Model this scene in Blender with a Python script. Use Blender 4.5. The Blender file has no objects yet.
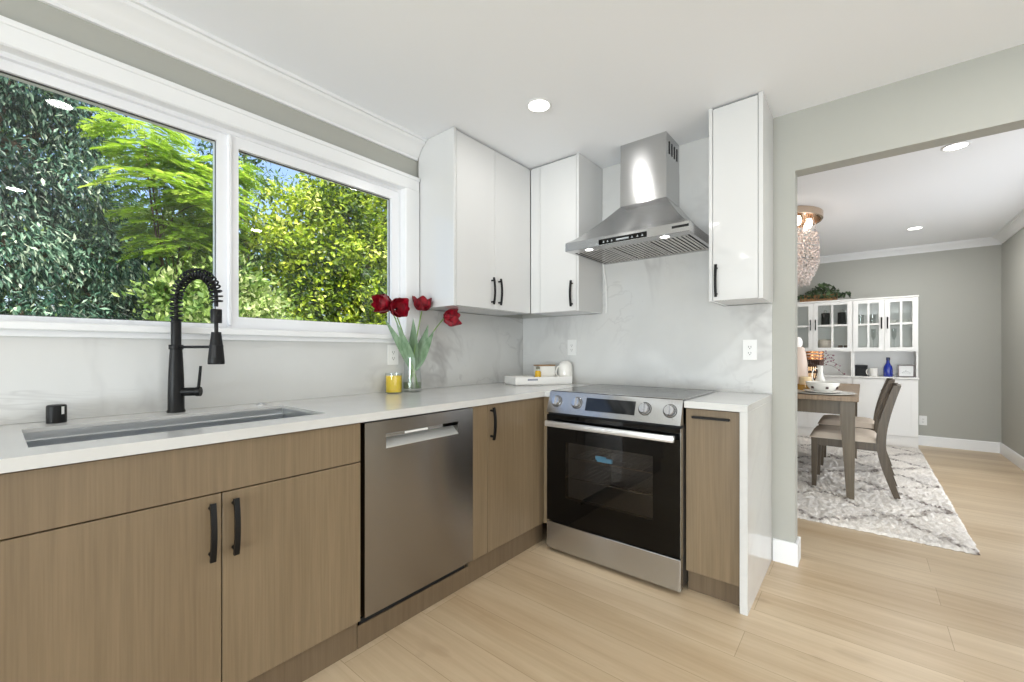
import bpy, bmesh, math, random
import numpy as np
from mathutils import Vector, Matrix

C = bpy.context.scene.collection
PI = math.pi
random.seed(7)
rng = np.random.default_rng(7)

# ------------------------------------------------------------------ camera
CAM = (-2.727, -2.1254, 1.1498)
YAW = 0.6871                                   # heading, from +x towards +y
cam_d = bpy.data.cameras.new('camera')
cam = bpy.data.objects.new('camera', cam_d)
C.objects.link(cam)
cam.location = CAM
cam.rotation_euler = (PI/2, 0, YAW - PI/2)
cam_d.sensor_width = 36.0
cam_d.lens = 428.02/1024*36.0
cam_d.shift_y = 10.24/1024
cam_d.clip_start = 0.05
bpy.context.scene.camera = cam

# ------------------------------------------------------------------ exposure, sky, sun, large lamps
vs = bpy.context.scene.view_settings
vs.view_transform = 'Standard'
vs.look = 'None'
vs.gamma = 1.0
vs.use_curve_mapping = False
vs.exposure = 0.0

world = bpy.data.worlds.new('sky')
bpy.context.scene.world = world
world.use_nodes = True
wn = world.node_tree
bg = wn.nodes['Background']
sky = wn.nodes.new('ShaderNodeTexSky')
sky.sky_type = 'NISHITA'
sky.sun_disc = False
sky.air_density = 0.8
sky.dust_density = 4.0
sky.sun_elevation = math.radians(50)
sky.sun_rotation = math.radians(200)
wn.links.new(sky.outputs['Color'], bg.inputs['Color'])
bg.inputs['Strength'].default_value = 0.42


def lamp(name, kind, loc, energy, color=(1, 1, 1), aim=None, **kw):
    d = bpy.data.lights.new(name, kind)
    d.energy = energy
    d.color = color
    for k, v in kw.items():
        setattr(d, k, v)
    o = bpy.data.objects.new(name, d)
    C.objects.link(o)
    o.location = loc
    if aim is not None:
        v = Vector(aim) - Vector(loc)
        o.rotation_euler = v.to_track_quat('-Z', 'Y').to_euler()
    return o


# the sun stands behind the house and lights the trees from the camera's side
lamp('sun', 'SUN', (0, -5, 12), 6.8, (1.0, 0.96, 0.88), aim=(2.2, 2.2, 0.0), angle=math.radians(0.6))
# two fill lamps added out of view for the kitchen, then the dining side's daylight
lamp('living_side_fill', 'AREA', (-8.1, -2.6, 0.66), 276, (0.87, 0.95, 1.0), aim=(0, -2.4, 4.2), shape='RECTANGLE', size=3.2, size_y=1.15)
lamp('rear_fill', 'AREA', (-2.6, -4.85, 0.74), 31, (0.87, 0.945, 1.0), aim=(-1.4, 0, 3.4), shape='RECTANGLE', size=3.4, size_y=1.15)
lamp('dining_daylight', 'AREA', (1.9, -3.28, 1.25), 29, (0.91, 0.955, 1.0), aim=(2.2, 0, 1.5), shape='RECTANGLE', size=2.4, size_y=2.0)
DOWN = 2.5                                    # watts of one recessed lamp


# ------------------------------------------------------------------ materials
def lin(r, g, b):
    f = lambda c: (c/255)/12.92 if c <= 10.3 else (((c/255)+0.055)/1.055)**2.4
    return (f(r), f(g), f(b), 1)


def mat(name, rgb, rough=0.5, metal=0.0, **kw):
    m = bpy.data.materials.new(name)
    m.use_nodes = True
    b = m.node_tree.nodes['Principled BSDF']
    b.inputs['Base Color'].default_value = lin(*rgb)
    b.inputs['Roughness'].default_value = rough
    b.inputs['Metallic'].default_value = metal
    for k, v in kw.items():
        b.inputs[k].default_value = v
    return m


def nodes(m):
    t = m.node_tree
    return t, t.nodes, t.links, t.nodes['Principled BSDF']


def coords(m, scale=(1, 1, 1), rot=(0, 0, 0)):
    t, n, l, b = nodes(m)
    tc = n.new('ShaderNodeTexCoord')
    mp = n.new('ShaderNodeMapping')
    mp.inputs['Scale'].default_value = scale
    mp.inputs['Rotation'].default_value = rot
    l.new(tc.outputs['Object'], mp.inputs['Vector'])
    return mp.outputs['Vector']


def noise(m, vec, scale, detail=4, rough=0.55, dist=0.0):
    t, n, l, b = nodes(m)
    q = n.new('ShaderNodeTexNoise')
    q.inputs['Scale'].default_value = scale
    q.inputs['Detail'].default_value = detail
    q.inputs['Roughness'].default_value = rough
    q.inputs['Distortion'].default_value = dist
    if vec is not None:
        l.new(vec, q.inputs['Vector'])
    return q.outputs['Fac']


def ramp(m, fac, stops):
    t, n, l, b = nodes(m)
    r = n.new('ShaderNodeValToRGB')
    e = r.color_ramp.elements
    while len(e) < len(stops):
        e.new(0.5)
    for i, (p, c) in enumerate(stops):
        e[i].position = p
        e[i].color = c
    l.new(fac, r.inputs['Fac'])
    return r.outputs['Color']


def mix(m, fac, a, b_, mode='MIX'):
    t, n, l, b = nodes(m)
    x = n.new('ShaderNodeMix')
    x.data_type = 'RGBA'
    x.blend_type = mode
    for sock, v in ((x.inputs['Factor'], fac), (x.inputs['A'], a), (x.inputs['B'], b_)):
        if isinstance(v, (int, float, tuple)):
            sock.default_value = v
        else:
            l.new(v, sock)
    return x.outputs['Result']


def math_(m, op, a, b_=None, c=None, clamp=False):
    t, n, l, b = nodes(m)
    x = n.new('ShaderNodeMath')
    x.operation = op
    x.use_clamp = clamp
    for i, v in enumerate((a, b_, c)):
        if v is None:
            continue
        if isinstance(v, (int, float)):
            x.inputs[i].default_value = v
        else:
            l.new(v, x.inputs[i])
    return x.outputs['Value']


def bump(m, fac, strength, dist=0.01):
    t, n, l, b = nodes(m)
    q = n.new('ShaderNodeBump')
    q.inputs['Strength'].default_value = strength
    q.inputs['Distance'].default_value = dist
    l.new(fac, q.inputs['Height'])
    l.new(q.outputs['Normal'], b.inputs['Normal'])


def setcol(m, out):
    t, n, l, b = nodes(m)
    l.new(out, b.inputs['Base Color'])


M = {}
M['paint'] = mat('paint_greige', (175, 175, 168), 0.75)
bump(M['paint'], noise(M['paint'], coords(M['paint']), 140, 2), 0.04, 0.002)
M['ceiling'] = mat('paint_ceiling', (246, 248, 251), 0.8)
bump(M['ceiling'], noise(M['ceiling'], coords(M['ceiling']), 60, 3), 0.05, 0.003)
M['trim'] = mat('paint_trim_white', (240, 241, 242), 0.35)
M['gloss'] = mat('gloss_white_lacquer', (216, 216, 215), 0.06)
M['vinyl'] = mat('white_vinyl', (238, 239, 242), 0.3)
M['white_wood'] = mat('white_painted_wood', (240, 239, 236), 0.4)
M['black'] = mat('matte_black_metal', (11, 11, 12), 0.42, **{'Specular IOR Level': 0.3})
M['rubber'] = mat('black_rubber', (12, 12, 13), 0.6)
M['void'] = mat('shadow_gap_black', (10, 10, 11), 0.7)
M['plastic_white'] = mat('white_plastic', (232, 232, 230), 0.35)
M['slot'] = mat('dark_slot', (60, 60, 60), 0.6)
M['gap'] = mat('gap_shade_grey', (120, 120, 118), 0.6)  # shade above the wall cabinet doors, put into a grey strip
M['chrome'] = mat('chrome', (225, 225, 226), 0.12, 1.0)
M['champagne'] = mat('champagne_metal', (205, 185, 165), 0.2, 1.0)
M['ceramic'] = mat('white_ceramic', (238, 236, 230), 0.15)
M['knob'] = mat('satin_metal_knob', (196, 197, 200), 0.25, 1.0)


def steel(name, rgb, axis, rough=0.3, aniso=0.9):
    m = mat(name, rgb, rough, 1.0)
    t, n, l, b = nodes(m)
    sc = {'x': (2, 220, 220), 'y': (220, 2, 220), 'z': (220, 220, 2), 'xy': (3, 3, 420)}[axis]
    v = noise(m, coords(m, sc), 1.0, 3)
    rr = n.new('ShaderNodeMapRange')
    l.new(v, rr.inputs['Value'])
    rr.inputs['To Min'].default_value = rough*0.93
    rr.inputs['To Max'].default_value = rough*1.07
    l.new(rr.outputs['Result'], b.inputs['Roughness'])
    b.inputs['Anisotropic'].default_value = aniso
    b.inputs['Anisotropic Rotation'].default_value = 0.25
    tg = n.new('ShaderNodeTangent')
    tg.direction_type = 'RADIAL'
    tg.axis = 'Z'
    l.new(tg.outputs['Tangent'], b.inputs['Tangent'])
    return m


M['steel'] = steel('brushed_stainless', (190, 190, 190), 'xy', 0.25)
M['steel_dark'] = steel('dishwasher_stainless', (160, 156, 152), 'xy', 0.25, 0.9)
M['steel_sink'] = steel('sink_stainless', (226, 229, 232), 'x', 0.3, 0.2)
M['steel_lip'] = mat('polished_handle_lip', (225, 226, 224), 0.35, 0.6)
M['baffle'] = mat('baffle_steel', (200, 196, 192), 0.25, 1.0)

# quartz with thin grey veins
def quartz(name, vein, seed, sc=1.0):
    m = mat(name, (239, 238, 236), 0.14)
    v = coords(m, (sc, sc, sc))
    t, n, l, b = nodes(m)
    add = n.new('ShaderNodeVectorMath')
    add.operation = 'ADD'
    add.inputs[1].default_value = (seed, seed*1.7, seed*0.6)
    l.new(v, add.inputs[0])
    v = add.outputs['Vector']
    d1 = noise(m, v, 0.85, 5, 0.55, 0.6)
    d2 = noise(m, v, 1.9, 5, 0.6, 0.9)
    msk = noise(m, v, 0.9, 2)
    a = math_(m, 'ABSOLUTE', math_(m, 'SUBTRACT', d1, 0.5))
    a = math_(m, 'SUBTRACT', 1.0, math_(m, 'MULTIPLY', a, 42.0), clamp=True)
    c = math_(m, 'ABSOLUTE', math_(m, 'SUBTRACT', d2, 0.48))
    c = math_(m, 'SUBTRACT', 1.0, math_(m, 'MULTIPLY', c, 60.0), clamp=True)
    mk = math_(m, 'MULTIPLY', math_(m, 'SUBTRACT', msk, 0.42), 6.0, clamp=True)
    f = math_(m, 'MULTIPLY', math_(m, 'MAXIMUM', a, math_(m, 'MULTIPLY', c, 0.6)), mk)
    cloud = noise(m, v, 2.3, 4)
    base = ramp(m, cloud, [(0.3, lin(214, 214, 212)), (0.7, lin(207, 207, 205))])
    f = math_(m, 'MULTIPLY', f, vein)
    setcol(m, mix(m, f, base, lin(165, 163, 163)))
    return m


M['quartz'] = quartz('veined_quartz', 0.72, 3.1)
M['counter'] = quartz('counter_quartz', 0.08, 8.3, 1.3)

# greige oak for the kitchen cabinets, upright grain
def oak(name, dark, lite, sc=1.0):
    m = mat(name, (160, 140, 115), 0.42)
    g1 = noise(m, coords(m, (26*sc, 26*sc, 0.9*sc)), 1.6, 6, 0.6, 0.4)
    g2 = noise(m, coords(m, (160*sc, 160*sc, 3.5*sc)), 1.0, 3)
    g3 = noise(m, coords(m, (3.2*sc, 3.2*sc, 0.35*sc)), 1.2, 2)
    c1 = ramp(m, g1, [(0.32, lin(*dark)), (0.68, lin(*lite))])
    c2 = ramp(m, g2, [(0.38, (0.89, 0.88, 0.86, 1)), (0.6, (1, 1, 1, 1))])
    c3 = ramp(m, g3, [(0.35, (0.90, 0.88, 0.86, 1)), (0.65, (1.0, 1.0, 1.0, 1))])
    setcol(m, mix(m, 1.0, mix(m, 1.0, c1, c2, 'MULTIPLY'), c3, 'MULTIPLY'))
    bump(m, g2, 0.08, 0.001)
    return m


M['oak'] = oak('greige_oak', (124, 107, 83), (135, 117, 92))
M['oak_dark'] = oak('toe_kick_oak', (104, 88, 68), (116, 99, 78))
M['table_wood'] = oak('weathered_table_wood', (92, 80, 62), (112, 99, 79), 1.3)
M['table_top'] = oak('weathered_table_top', (138, 116, 92), (166, 142, 114), 1.3)
M['chair_wood'] = oak('weathered_chair_wood', (74, 62, 46), (96, 82, 63), 1.6)
M['rustic'] = oak('rustic_box_wood', (140, 96, 52), (190, 140, 84), 2.0)

# plank floor, boards along y
def planks():
    m = mat('oak_plank_floor', (200, 178, 148), 0.36)
    t, n, l, b = nodes(m)
    tc = n.new('ShaderNodeTexCoord')
    sp = n.new('ShaderNodeSeparateXYZ')
    l.new(tc.outputs['Object'], sp.inputs['Vector'])
    cb = n.new('ShaderNodeCombineXYZ')
    l.new(sp.outputs['Y'], cb.inputs['X'])
    l.new(sp.outputs['X'], cb.inputs['Y'])
    br = n.new('ShaderNodeTexBrick')
    br.offset = 0.37
    br.offset_frequency = 2
    br.inputs['Scale'].default_value = 1.0
    br.inputs['Brick Width'].default_value = 1.75
    br.inputs['Row Height'].default_value = 0.19
    br.inputs['Mortar Size'].default_value = 0.0012
    br.inputs['Mortar Smooth'].default_value = 0.1
    br.inputs['Color1'].default_value = lin(202, 181, 150)
    br.inputs['Color2'].default_value = lin(216, 197, 168)
    br.inputs['Mortar'].default_value = lin(174, 152, 122)
    l.new(cb.outputs['Vector'], br.inputs['Vector'])
    g1 = noise(m, coords(m, (30, 1.6, 1)), 1.0, 6, 0.65, 0.5)
    g2 = noise(m, coords(m, (6, 0.6, 1)), 1.0, 3, 0.5, 0.3)
    kn = noise(m, coords(m, (7, 3.2, 1)), 1.0, 2, 0.5)
    c1 = ramp(m, g1, [(0.3, (0.86, 0.83, 0.79, 1)), (0.62, (1, 1, 1, 1))])
    c2 = ramp(m, g2, [(0.33, (0.84, 0.79, 0.74, 1)), (0.66, (1, 1, 1, 1))])
    kk = ramp(m, kn, [(0.69, (0, 0, 0, 1)), (0.78, (1, 1, 1, 1))])
    c = mix(m, 1.0, mix(m, 1.0, br.outputs['Color'], c1, 'MULTIPLY'), c2, 'MULTIPLY')
    c = mix(m, math_(m, 'MULTIPLY', kk, 0.3), c, lin(120, 90, 62))
    setcol(m, c)
    bump(m, br.outputs['Fac'], -0.15, 0.002)
    return m


M['floor'] = planks()


def glass(name, tint, refl=0.04):
    """a thin pane: mostly see-through, with the mirror share of glass"""
    m = bpy.data.materials.new(name)
    m.use_nodes = True
    t = m.node_tree
    n, l = t.nodes, t.links
    n.remove(n['Principled BSDF'])
    tr = n.new('ShaderNodeBsdfTransparent')
    tr.inputs['Color'].default_value = tint
    gl = n.new('ShaderNodeBsdfGlossy')
    gl.inputs['Roughness'].default_value = 0.01
    fr = n.new('ShaderNodeLayerWeight')
    fr.inputs['Blend'].default_value = 0.5
    pw = n.new('ShaderNodeMath')
    pw.operation = 'POWER'
    pw.inputs[1].default_value = 4.0
    l.new(fr.outputs['Facing'], pw.inputs[0])
    ma = n.new('ShaderNodeMath')
    ma.operation = 'MULTIPLY_ADD'
    ma.inputs[1].default_value = 0.4
    ma.inputs[2].default_value = refl
    l.new(pw.outputs['Value'], ma.inputs[0])
    mx = n.new('ShaderNodeMixShader')
    l.new(ma.outputs['Value'], mx.inputs['Fac'])
    l.new(tr.outputs['BSDF'], mx.inputs[1])
    l.new(gl.outputs['BSDF'], mx.inputs[2])
    l.new(mx.outputs['Shader'], n['Material Output'].inputs['Surface'])
    return m


M['pane'] = glass('window_glass', (0.97, 0.985, 0.98, 1), 0.025)
M['clear'] = glass('clear_glass', (0.95, 0.965, 0.96, 1))
M['oven_glass'] = glass('tinted_oven_glass', (0.8, 0.79, 0.78, 1))
M['black_glass'] = mat('black_glass', (4, 4, 4), 0.05, **{'Specular IOR Level': 0.3})
M['cooktop'] = mat('ceramic_cooktop', (14, 14, 15), 0.07, **{'Specular IOR Level': 0.75})
M['display'] = mat('display_glass', (22, 24, 26), 0.06)
M['print'] = mat('pale_print', (190, 195, 200), 0.5)


def emit(name, rgb, power):
    m = bpy.data.materials.new(name)
    m.use_nodes = True
    b = m.node_tree.nodes['Principled BSDF']
    b.inputs['Base Color'].default_value = (0.9, 0.9, 0.9, 1)
    b.inputs['Emission Color'].default_value = (*rgb, 1)
    b.inputs['Emission Strength'].default_value = power
    return m


M['led'] = emit('led_diffuser', (1.0, 0.97, 0.92), 9.0)
M['bulb'] = emit('warm_bulb', (1.0, 0.85, 0.7), 7.0)
M['crystal'] = mat('cut_crystal', (252, 244, 240), 0.04, 0.0, **{'Transmission Weight': 0.7, 'IOR': 1.52})
M['flame'] = emit('lantern_glow', (1.0, 0.62, 0.3), 2.2)


# ------------------------------------------------------------------ mesh building
class MB:
    def __init__(s):
        s.v = []
        s.f = []

    def add(s, verts, faces):
        k = len(s.v)
        s.v += [tuple(p) for p in verts]
        s.f += [tuple(i+k for i in f) for f in faces]
        return s

    def box(s, x0, x1, y0, y1, z0, z1, b=0.0):
        x0, x1 = sorted((x0, x1)); y0, y1 = sorted((y0, y1)); z0, z1 = sorted((z0, z1))
        if b <= 0:
            v = [(x, y, z) for z in (z0, z1) for y in (y0, y1) for x in (x0, x1)]
            return s.add(v, [(0, 2, 3, 1), (4, 5, 7, 6), (0, 1, 5, 4), (2, 6, 7, 3), (0, 4, 6, 2), (1, 3, 7, 5)])
        b = min(b, (x1-x0)*.45, (y1-y0)*.45, (z1-z0)*.45)
        bm = bmesh.new()
        v = [bm.verts.new((x, y, z)) for z in (z0, z1) for y in (y0, y1) for x in (x0, x1)]
        for q in [(0, 2, 3, 1), (4, 5, 7, 6), (0, 1, 5, 4), (2, 6, 7, 3), (0, 4, 6, 2), (1, 3, 7, 5)]:
            bm.faces.new([v[i] for i in q])
        bmesh.ops.bevel(bm, geom=bm.edges[:], offset=b, segments=2 if b > 0.004 else 1, affect='EDGES', profile=0.5)
        bm.verts.ensure_lookup_table()
        bm.verts.index_update()
        s.add([w.co[:] for w in bm.verts], [[w.index for w in f.verts] for f in bm.faces])
        bm.free()
        return s

    def obox(s, c, ax, ay, az, hx, hy, hz):
        """box on three axes"""
        c, ax, ay, az = map(Vector, (c, ax, ay, az))
        v = [c + ax*(hx*i) + ay*(hy*j) + az*(hz*k) for k in (-1, 1) for j in (-1, 1) for i in (-1, 1)]
        return s.add(v, [(0, 2, 3, 1), (4, 5, 7, 6), (0, 1, 5, 4), (2, 6, 7, 3), (0, 4, 6, 2), (1, 3, 7, 5)])

    def prism(s, poly, axis, a, b):
        """poly: 2-D outline; axis x -> (y,z), y -> (x,z), z -> (x,y)"""
        def P(p, t):
            return {'x': (t, p[0], p[1]), 'y': (p[0], t, p[1]), 'z': (p[0], p[1], t)}[axis]
        n = len(poly)
        v = [P(p, a) for p in poly] + [P(p, b) for p in poly]
        f = [tuple(range(n)), tuple(range(n, 2*n))]
        f += [(i, (i+1) % n, n+(i+1) % n, n+i) for i in range(n)]
        return s.add(v, f)

    def ring(s, o, i, axis, a, b):
        """a frame: outer and inner rectangle (u0,u1,w0,w1), pushed from a to b along axis"""
        def rect(r):
            return [(r[0], r[2]), (r[1], r[2]), (r[1], r[3]), (r[0], r[3])]
        def P(p, t):
            return {'x': (t, p[0], p[1]), 'y': (p[0], t, p[1]), 'z': (p[0], p[1], t)}[axis]
        O, I = rect(o), rect(i)
        v = [P(p, a) for p in O] + [P(p, a) for p in I] + [P(p, b) for p in O] + [P(p, b) for p in I]
        f = []
        for k in range(4):
            q = (k+1) % 4
            f += [(k, q, 4+q, 4+k), (8+k, 12+k, 12+q, 8+q), (k, 8+k, 8+q, q), (4+k, 4+q, 12+q, 12+k)]
        return s.add(v, f)

    def tube(s, pts, r, seg=10, cap=True, squash=1.0):
        pts = [Vector(p) for p in pts]
        n = len(pts)
        rs = r if isinstance(r, (list, tuple)) else [r]*n
        T = []
        for i in range(n):
            t = pts[min(i+1, n-1)] - pts[max(i-1, 0)]
            T.append(t.normalized() if t.length > 1e-9 else Vector((0, 0, 1)))
        u = T[0].orthogonal().normalized()
        v = []
        for i in range(n):
            u = (u - T[i]*u.dot(T[i]))
            u = u.normalized() if u.length > 1e-6 else T[i].orthogonal().normalized()
            w = T[i].cross(u)
            for k in range(seg):
                a = 2*PI*k/seg
                v.append(pts[i] + u*(math.cos(a)*rs[i]) + w*(math.sin(a)*rs[i]*squash))
        f = []
        for i in range(n-1):
            for k in range(seg):
                q = (k+1) % seg
                f.append((i*seg+k, i*seg+q, (i+1)*seg+q, (i+1)*seg+k))
        if cap:
            f.append(tuple(range(seg)))
            f.append(tuple(range((n-1)*seg, n*seg)))
        return s.add(v, f)

    def lathe(s, prof, c=(0, 0, 0), seg=24, rot=None):
        """prof: (r, z) from bottom to top; rot: a matrix applied before moving to c"""
        v, f = [], []
        idx = []
        for r, z in prof:
            if r < 1e-6:
                idx.append([len(v)])
                v.append(Vector((0, 0, z)))
            else:
                idx.append(list(range(len(v), len(v)+seg)))
                v += [Vector((r*math.cos(2*PI*k/seg), r*math.sin(2*PI*k/seg), z)) for k in range(seg)]
        for a, b in zip(idx, idx[1:]):
            for k in range(seg):
                q = (k+1) % seg
                if len(a) == 1 and len(b) == 1:
                    continue
                if len(a) == 1:
                    f.append((a[0], b[q], b[k]))
                elif len(b) == 1:
                    f.append((a[k], a[q], b[0]))
                else:
                    f.append((a[k], a[q], b[q], b[k]))
        if rot is not None:
            v = [rot @ p for p in v]
        c = Vector(c)
        return s.add([p + c for p in v], f)

    def grid(s, fn, nu, nv):
        v = [fn(i/nu, j/nv) for i in range(nu+1) for j in range(nv+1)]
        f = [(i*(nv+1)+j, (i+1)*(nv+1)+j, (i+1)*(nv+1)+j+1, i*(nv+1)+j+1) for i in range(nu) for j in range(nv)]
        return s.add(v, f)


def base_of(p):
    o = Vector((0, 0, 0))
    while p is not None:
        o += p.location
        p = p.parent
    return o


def obj(name, mb, m, parent=None, loc=None, angle=32, fix=True):
    """ONE mesh object from world coordinates, hung under parent or standing at loc"""
    me = bpy.data.meshes.new(name)
    off = base_of(parent) if parent is not None else Vector(loc or (0, 0, 0))
    me.from_pydata([(p[0]-off.x, p[1]-off.y, p[2]-off.z) for p in mb.v], [], mb.f)
    if fix:
        bm = bmesh.new()
        bm.from_mesh(me)
        bmesh.ops.recalc_face_normals(bm, faces=bm.faces[:])
        bm.to_mesh(me)
        bm.free()
    me.shade_smooth()
    me.set_sharp_from_angle(angle=math.radians(angle))
    me.materials.append(m)
    o = bpy.data.objects.new(name, me)
    C.objects.link(o)
    if parent is not None:
        o.parent = parent
    else:
        o.location = off
    return o


def tag(o, label, cat, group=None, kind=None):
    o['label'] = label
    o['category'] = cat
    if group:
        o['group'] = group
    if kind:
        o['kind'] = kind
    return o


def thing(name, loc, label, cat, group=None, rotz=0):
    o = bpy.data.objects.new(name, None)
    o.empty_display_size = 0.05
    C.objects.link(o)
    o.location = loc
    o.rotation_euler = (0, 0, rotz)
    return tag(o, label, cat, group)


def struct(name, mb, m, parent=None, label=None, angle=32):
    o = obj(name, mb, m, parent, angle=angle)
    o['kind'] = 'structure'
    if label:
        o['label'] = label
    return o


def dup(root, loc, label, rotz=None):
    """a copy of a thing with copies of its parts and sub-parts"""
    r = root.copy()
    C.objects.link(r)
    r.location = loc
    if rotz is not None:
        r.rotation_euler = (0, 0, rotz)
    r['label'] = label
    for ch in list(root.children):
        c = ch.copy()
        C.objects.link(c)
        c.parent = r
        for g in ch.children:
            d = g.copy()
            C.objects.link(d)
            d.parent = c
    return r


# ------------------------------------------------------------------ the room
H = 2.434                                      # ceiling
struct('floor', MB().box(-8.5, 4.7, -5.2, 0.15, -0.05, 0.0), M['floor'], label='light oak plank floor')
struct('ceiling', MB().box(-8.9, 5.0, -8.0, 0.42, H, H+0.14), M['ceiling'], label='white ceiling')  # slab carried on past the rear wall as an added sun block
# window wall (y = 0): a wall with one hole
WX0, WX1, WZ0, WZ1 = -2.96, -1.152, 1.232, 2.128
struct('wall_left', MB().ring((-8.5, 4.7, 0.0, H), (WX0, WX1, WZ0, WZ1), 'y', 0.014, 0.16), M['paint'], label='greige wall around the kitchen window')
# range wall (x = 0) with the wide opening into the dining room
wr = MB()
wr.prism([(0.014, 0), (0.014, H), (-5.2, H), (-5.2, 0), (-3.28, 0), (-3.28, 2.118), (-1.843, 2.118), (-1.843, 0)], 'x', 0.012, 0.1175)
struct('wall_right', wr, M['paint'], label='greige wall between kitchen and dining room')
struct('wall_far', MB().box(4.5, 4.65, -3.45, 0.014, 0, H), M['paint'], label='greige far wall of the dining room')
struct('wall_dining_side', MB().ring((0.1175, 4.65, 0, H), (0.6, 3.2, 0.001, 2.1), 'y', -3.45, -3.33), M['paint'], label='greige side wall of the dining room')
struct('wall_behind', MB().ring((-8.5, 0.012, 0, H), (-4.4, -0.8, 0.1, 1.38), 'y', -5.2, -5.05), M['paint'], label='wall behind the viewer')  # opening added and sized for the rear fill lamp
struct('wall_living_side', MB().ring((-5.2, 0.014, 0, H), (-4.3, -0.9, 0.001, 1.36), 'x', -8.5, -8.35), M['paint'], label='living side wall')  # opening added for the unseen fill lamp on this side

# crown mouldings
def crown_profile(sgn, base, zb, depth):
    """outline from the wall out to the ceiling"""
    d, h = depth, H - zb
    pts = [(0, 0), (0.14, 0), (0.14, 0.12), (0.24, 0.18), (0.40, 0.42), (0.58, 0.62), (0.80, 0.74), (0.86, 0.86), (1.0, 0.86), (1.0, 1.0), (0, 1.0)]
    return [(base + sgn*p[0]*d, zb + p[1]*h) for p in pts]


struct('trim_1', MB().prism(crown_profile(-1, 0.014, 2.326, 0.10), 'x', -8.35, -1.053), M['trim'], label='white crown moulding above the kitchen window')
struct('trim_2', MB().prism(crown_profile(-1, 4.5, 2.352, 0.085), 'y', -3.33, 0.014), M['trim'], label='white crown moulding on the far dining wall')
struct('trim_3', MB().prism(crown_profile(1, -3.33, 2.352, 0.085), 'x', 0.1175, 4.42), M['trim'], label='white crown moulding on the dining side wall')


def skirting(p0, base, sgn, h=0.12, t=0.014):
    return [(base, 0.0), (base, h), (base+sgn*t*0.6, h), (base+sgn*t, h-0.008), (base+sgn*t, 0.0)]


struct('baseboard_far', MB().prism(skirting(0, 4.5, -1), 'y', -3.33, 0.014), M['trim'], label='white baseboard on the far dining wall')
bs = MB().prism(skirting(0, -3.33, 1), 'x', 3.2, 4.487)
struct('baseboard_dining', bs, M['trim'], label='white baseboard on the dining side wall')
bw = MB().prism(skirting(0, 0.012, -1), 'y', -1.857, -1.741)
bw.box(0.0, 0.1175, -1.857, -1.8435, 0, 0.12, 0.002)
bw.prism(skirting(0, 0.1175, 1), 'y', -1.857, 0.0)
struct('baseboard_right', bw, M['trim'], label='white baseboard around the end of the range wall')

# window: casing, frame, sliding sash, panes
w1 = thing('window_1', (-2.06, 0.06, 1.23), 'wide two-pane white vinyl slider above the sink, trees outside', 'window')
w1['kind'] = 'structure'
GY = 0.062
L0, L1, LB, LT = -2.905, -2.102, 1.269, 2.070        # left glass
R0, R1, RB, RT = -2.022, -1.219, 1.303, 2.056        # right glass
fr = MB()
fr.ring((WX0, WX1, WZ0, WZ1), (WX0+0.028, WX1-0.022, WZ0+0.022, WZ1-0.022), 'y', 0.03, 0.13)
fr.ring((WX0+0.02, -2.062, WZ0+0.018, WZ1-0.018), (L0, L1, LB, LT), 'y', 0.05, 0.10)
obj('window_frame', fr, M['vinyl'], w1)
sh = MB().ring((-2.062, WX1-0.018, WZ0+0.02, WZ1-0.02), (R0, R1, RB, RT), 'y', 0.036, 0.078)
sh.box(-2.064, -2.050, 0.028, 0.04, WZ0+0.03, WZ1-0.03, 0.003)
obj('sash', sh, M['vinyl'], w1)
gk = MB().ring((L0-0.002, L1+0.002, LB-0.002, LT+0.002), (L0+0.0025, L1-0.0025, LB+0.0025, LT-0.0035), 'y', 0.062, 0.068)
gk.ring((R0-0.002, R1+0.002, RB-0.002, RT+0.002), (R0+0.0025, R1-0.0025, RB+0.0025, RT-0.0035), 'y', 0.055, 0.061)
obj('gasket', gk, M['slot'], w1)
obj('pane', MB().box(L0, L1, 0.064, 0.066, LB, LT), M['pane'], w1)
obj('pane', MB().box(R0, R1, 0.057, 0.059, RB, RT), M['pane'], w1)
cs = MB()
# flat casing with a shallow backband: head and right leg
cs.box(-3.06, -1.056, -0.02, 0.013, 2.125, 2.207, 0.003)
cs.box(-1.156, -1.054, -0.02, 0.013, 1.246, 2.126, 0.003)
cs.box(-3.06, -2.956, -0.02, 0.013, 1.246, 2.126, 0.003)
cs.box(-3.07, -1.056, -0.026, -0.0195, 2.188, 2.209, 0.002)
# returns into the reveal
cs.box(WX0, WX1, -0.0142, 0.0345, 2.1232, 2.1285)
cs.box(WX1-0.007, WX1+0.001, -0.0145, 0.034, 1.2475, 2.1228)
struct('trim_4', cs, M['trim'], label='white flat casing around the kitchen window')
st = MB().box(-3.08, -1.054, -0.036, 0.034, 1.219, 1.247, 0.004)
st.box(-3.06, -1.056, -0.012, 0.013, 1.198, 1.220, 0.002)
struct('trim_5', st, M['trim'], label='white window stool under the panes')

# quartz backsplash slabs
sp = MB().box(-3.3, -1.056, 0.0, 0.0135, 0.9145, 1.198)
sp.box(-1.056, -0.001, 0.0, 0.0135, 0.9145, 1.4115)
tag(obj('backsplash', sp, M['quartz'], loc=(-1.5, 0.006, 0.914)), 'white quartz backsplash with grey veins behind the sink and under the window', 'backsplash')
sp = MB().box(0.0, 0.0115, -1.738, -0.0005, 0.9145, 1.412)
sp.box(0.0, 0.0115, -1.491, -0.709, 1.412, H-0.001)
tag(obj('backsplash', sp, M['quartz'], loc=(0.006, -1.0, 0.914)), 'white quartz backsplash running up to the ceiling behind the range hood', 'backsplash')


# ------------------------------------------------------------------ kitchen cabinets
FY = -0.648                                    # door faces, window run
FX = -0.623                                    # door faces, range run
CT, CB = 0.914, 0.8826                         # counter top and underside
TK = -0.60


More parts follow.
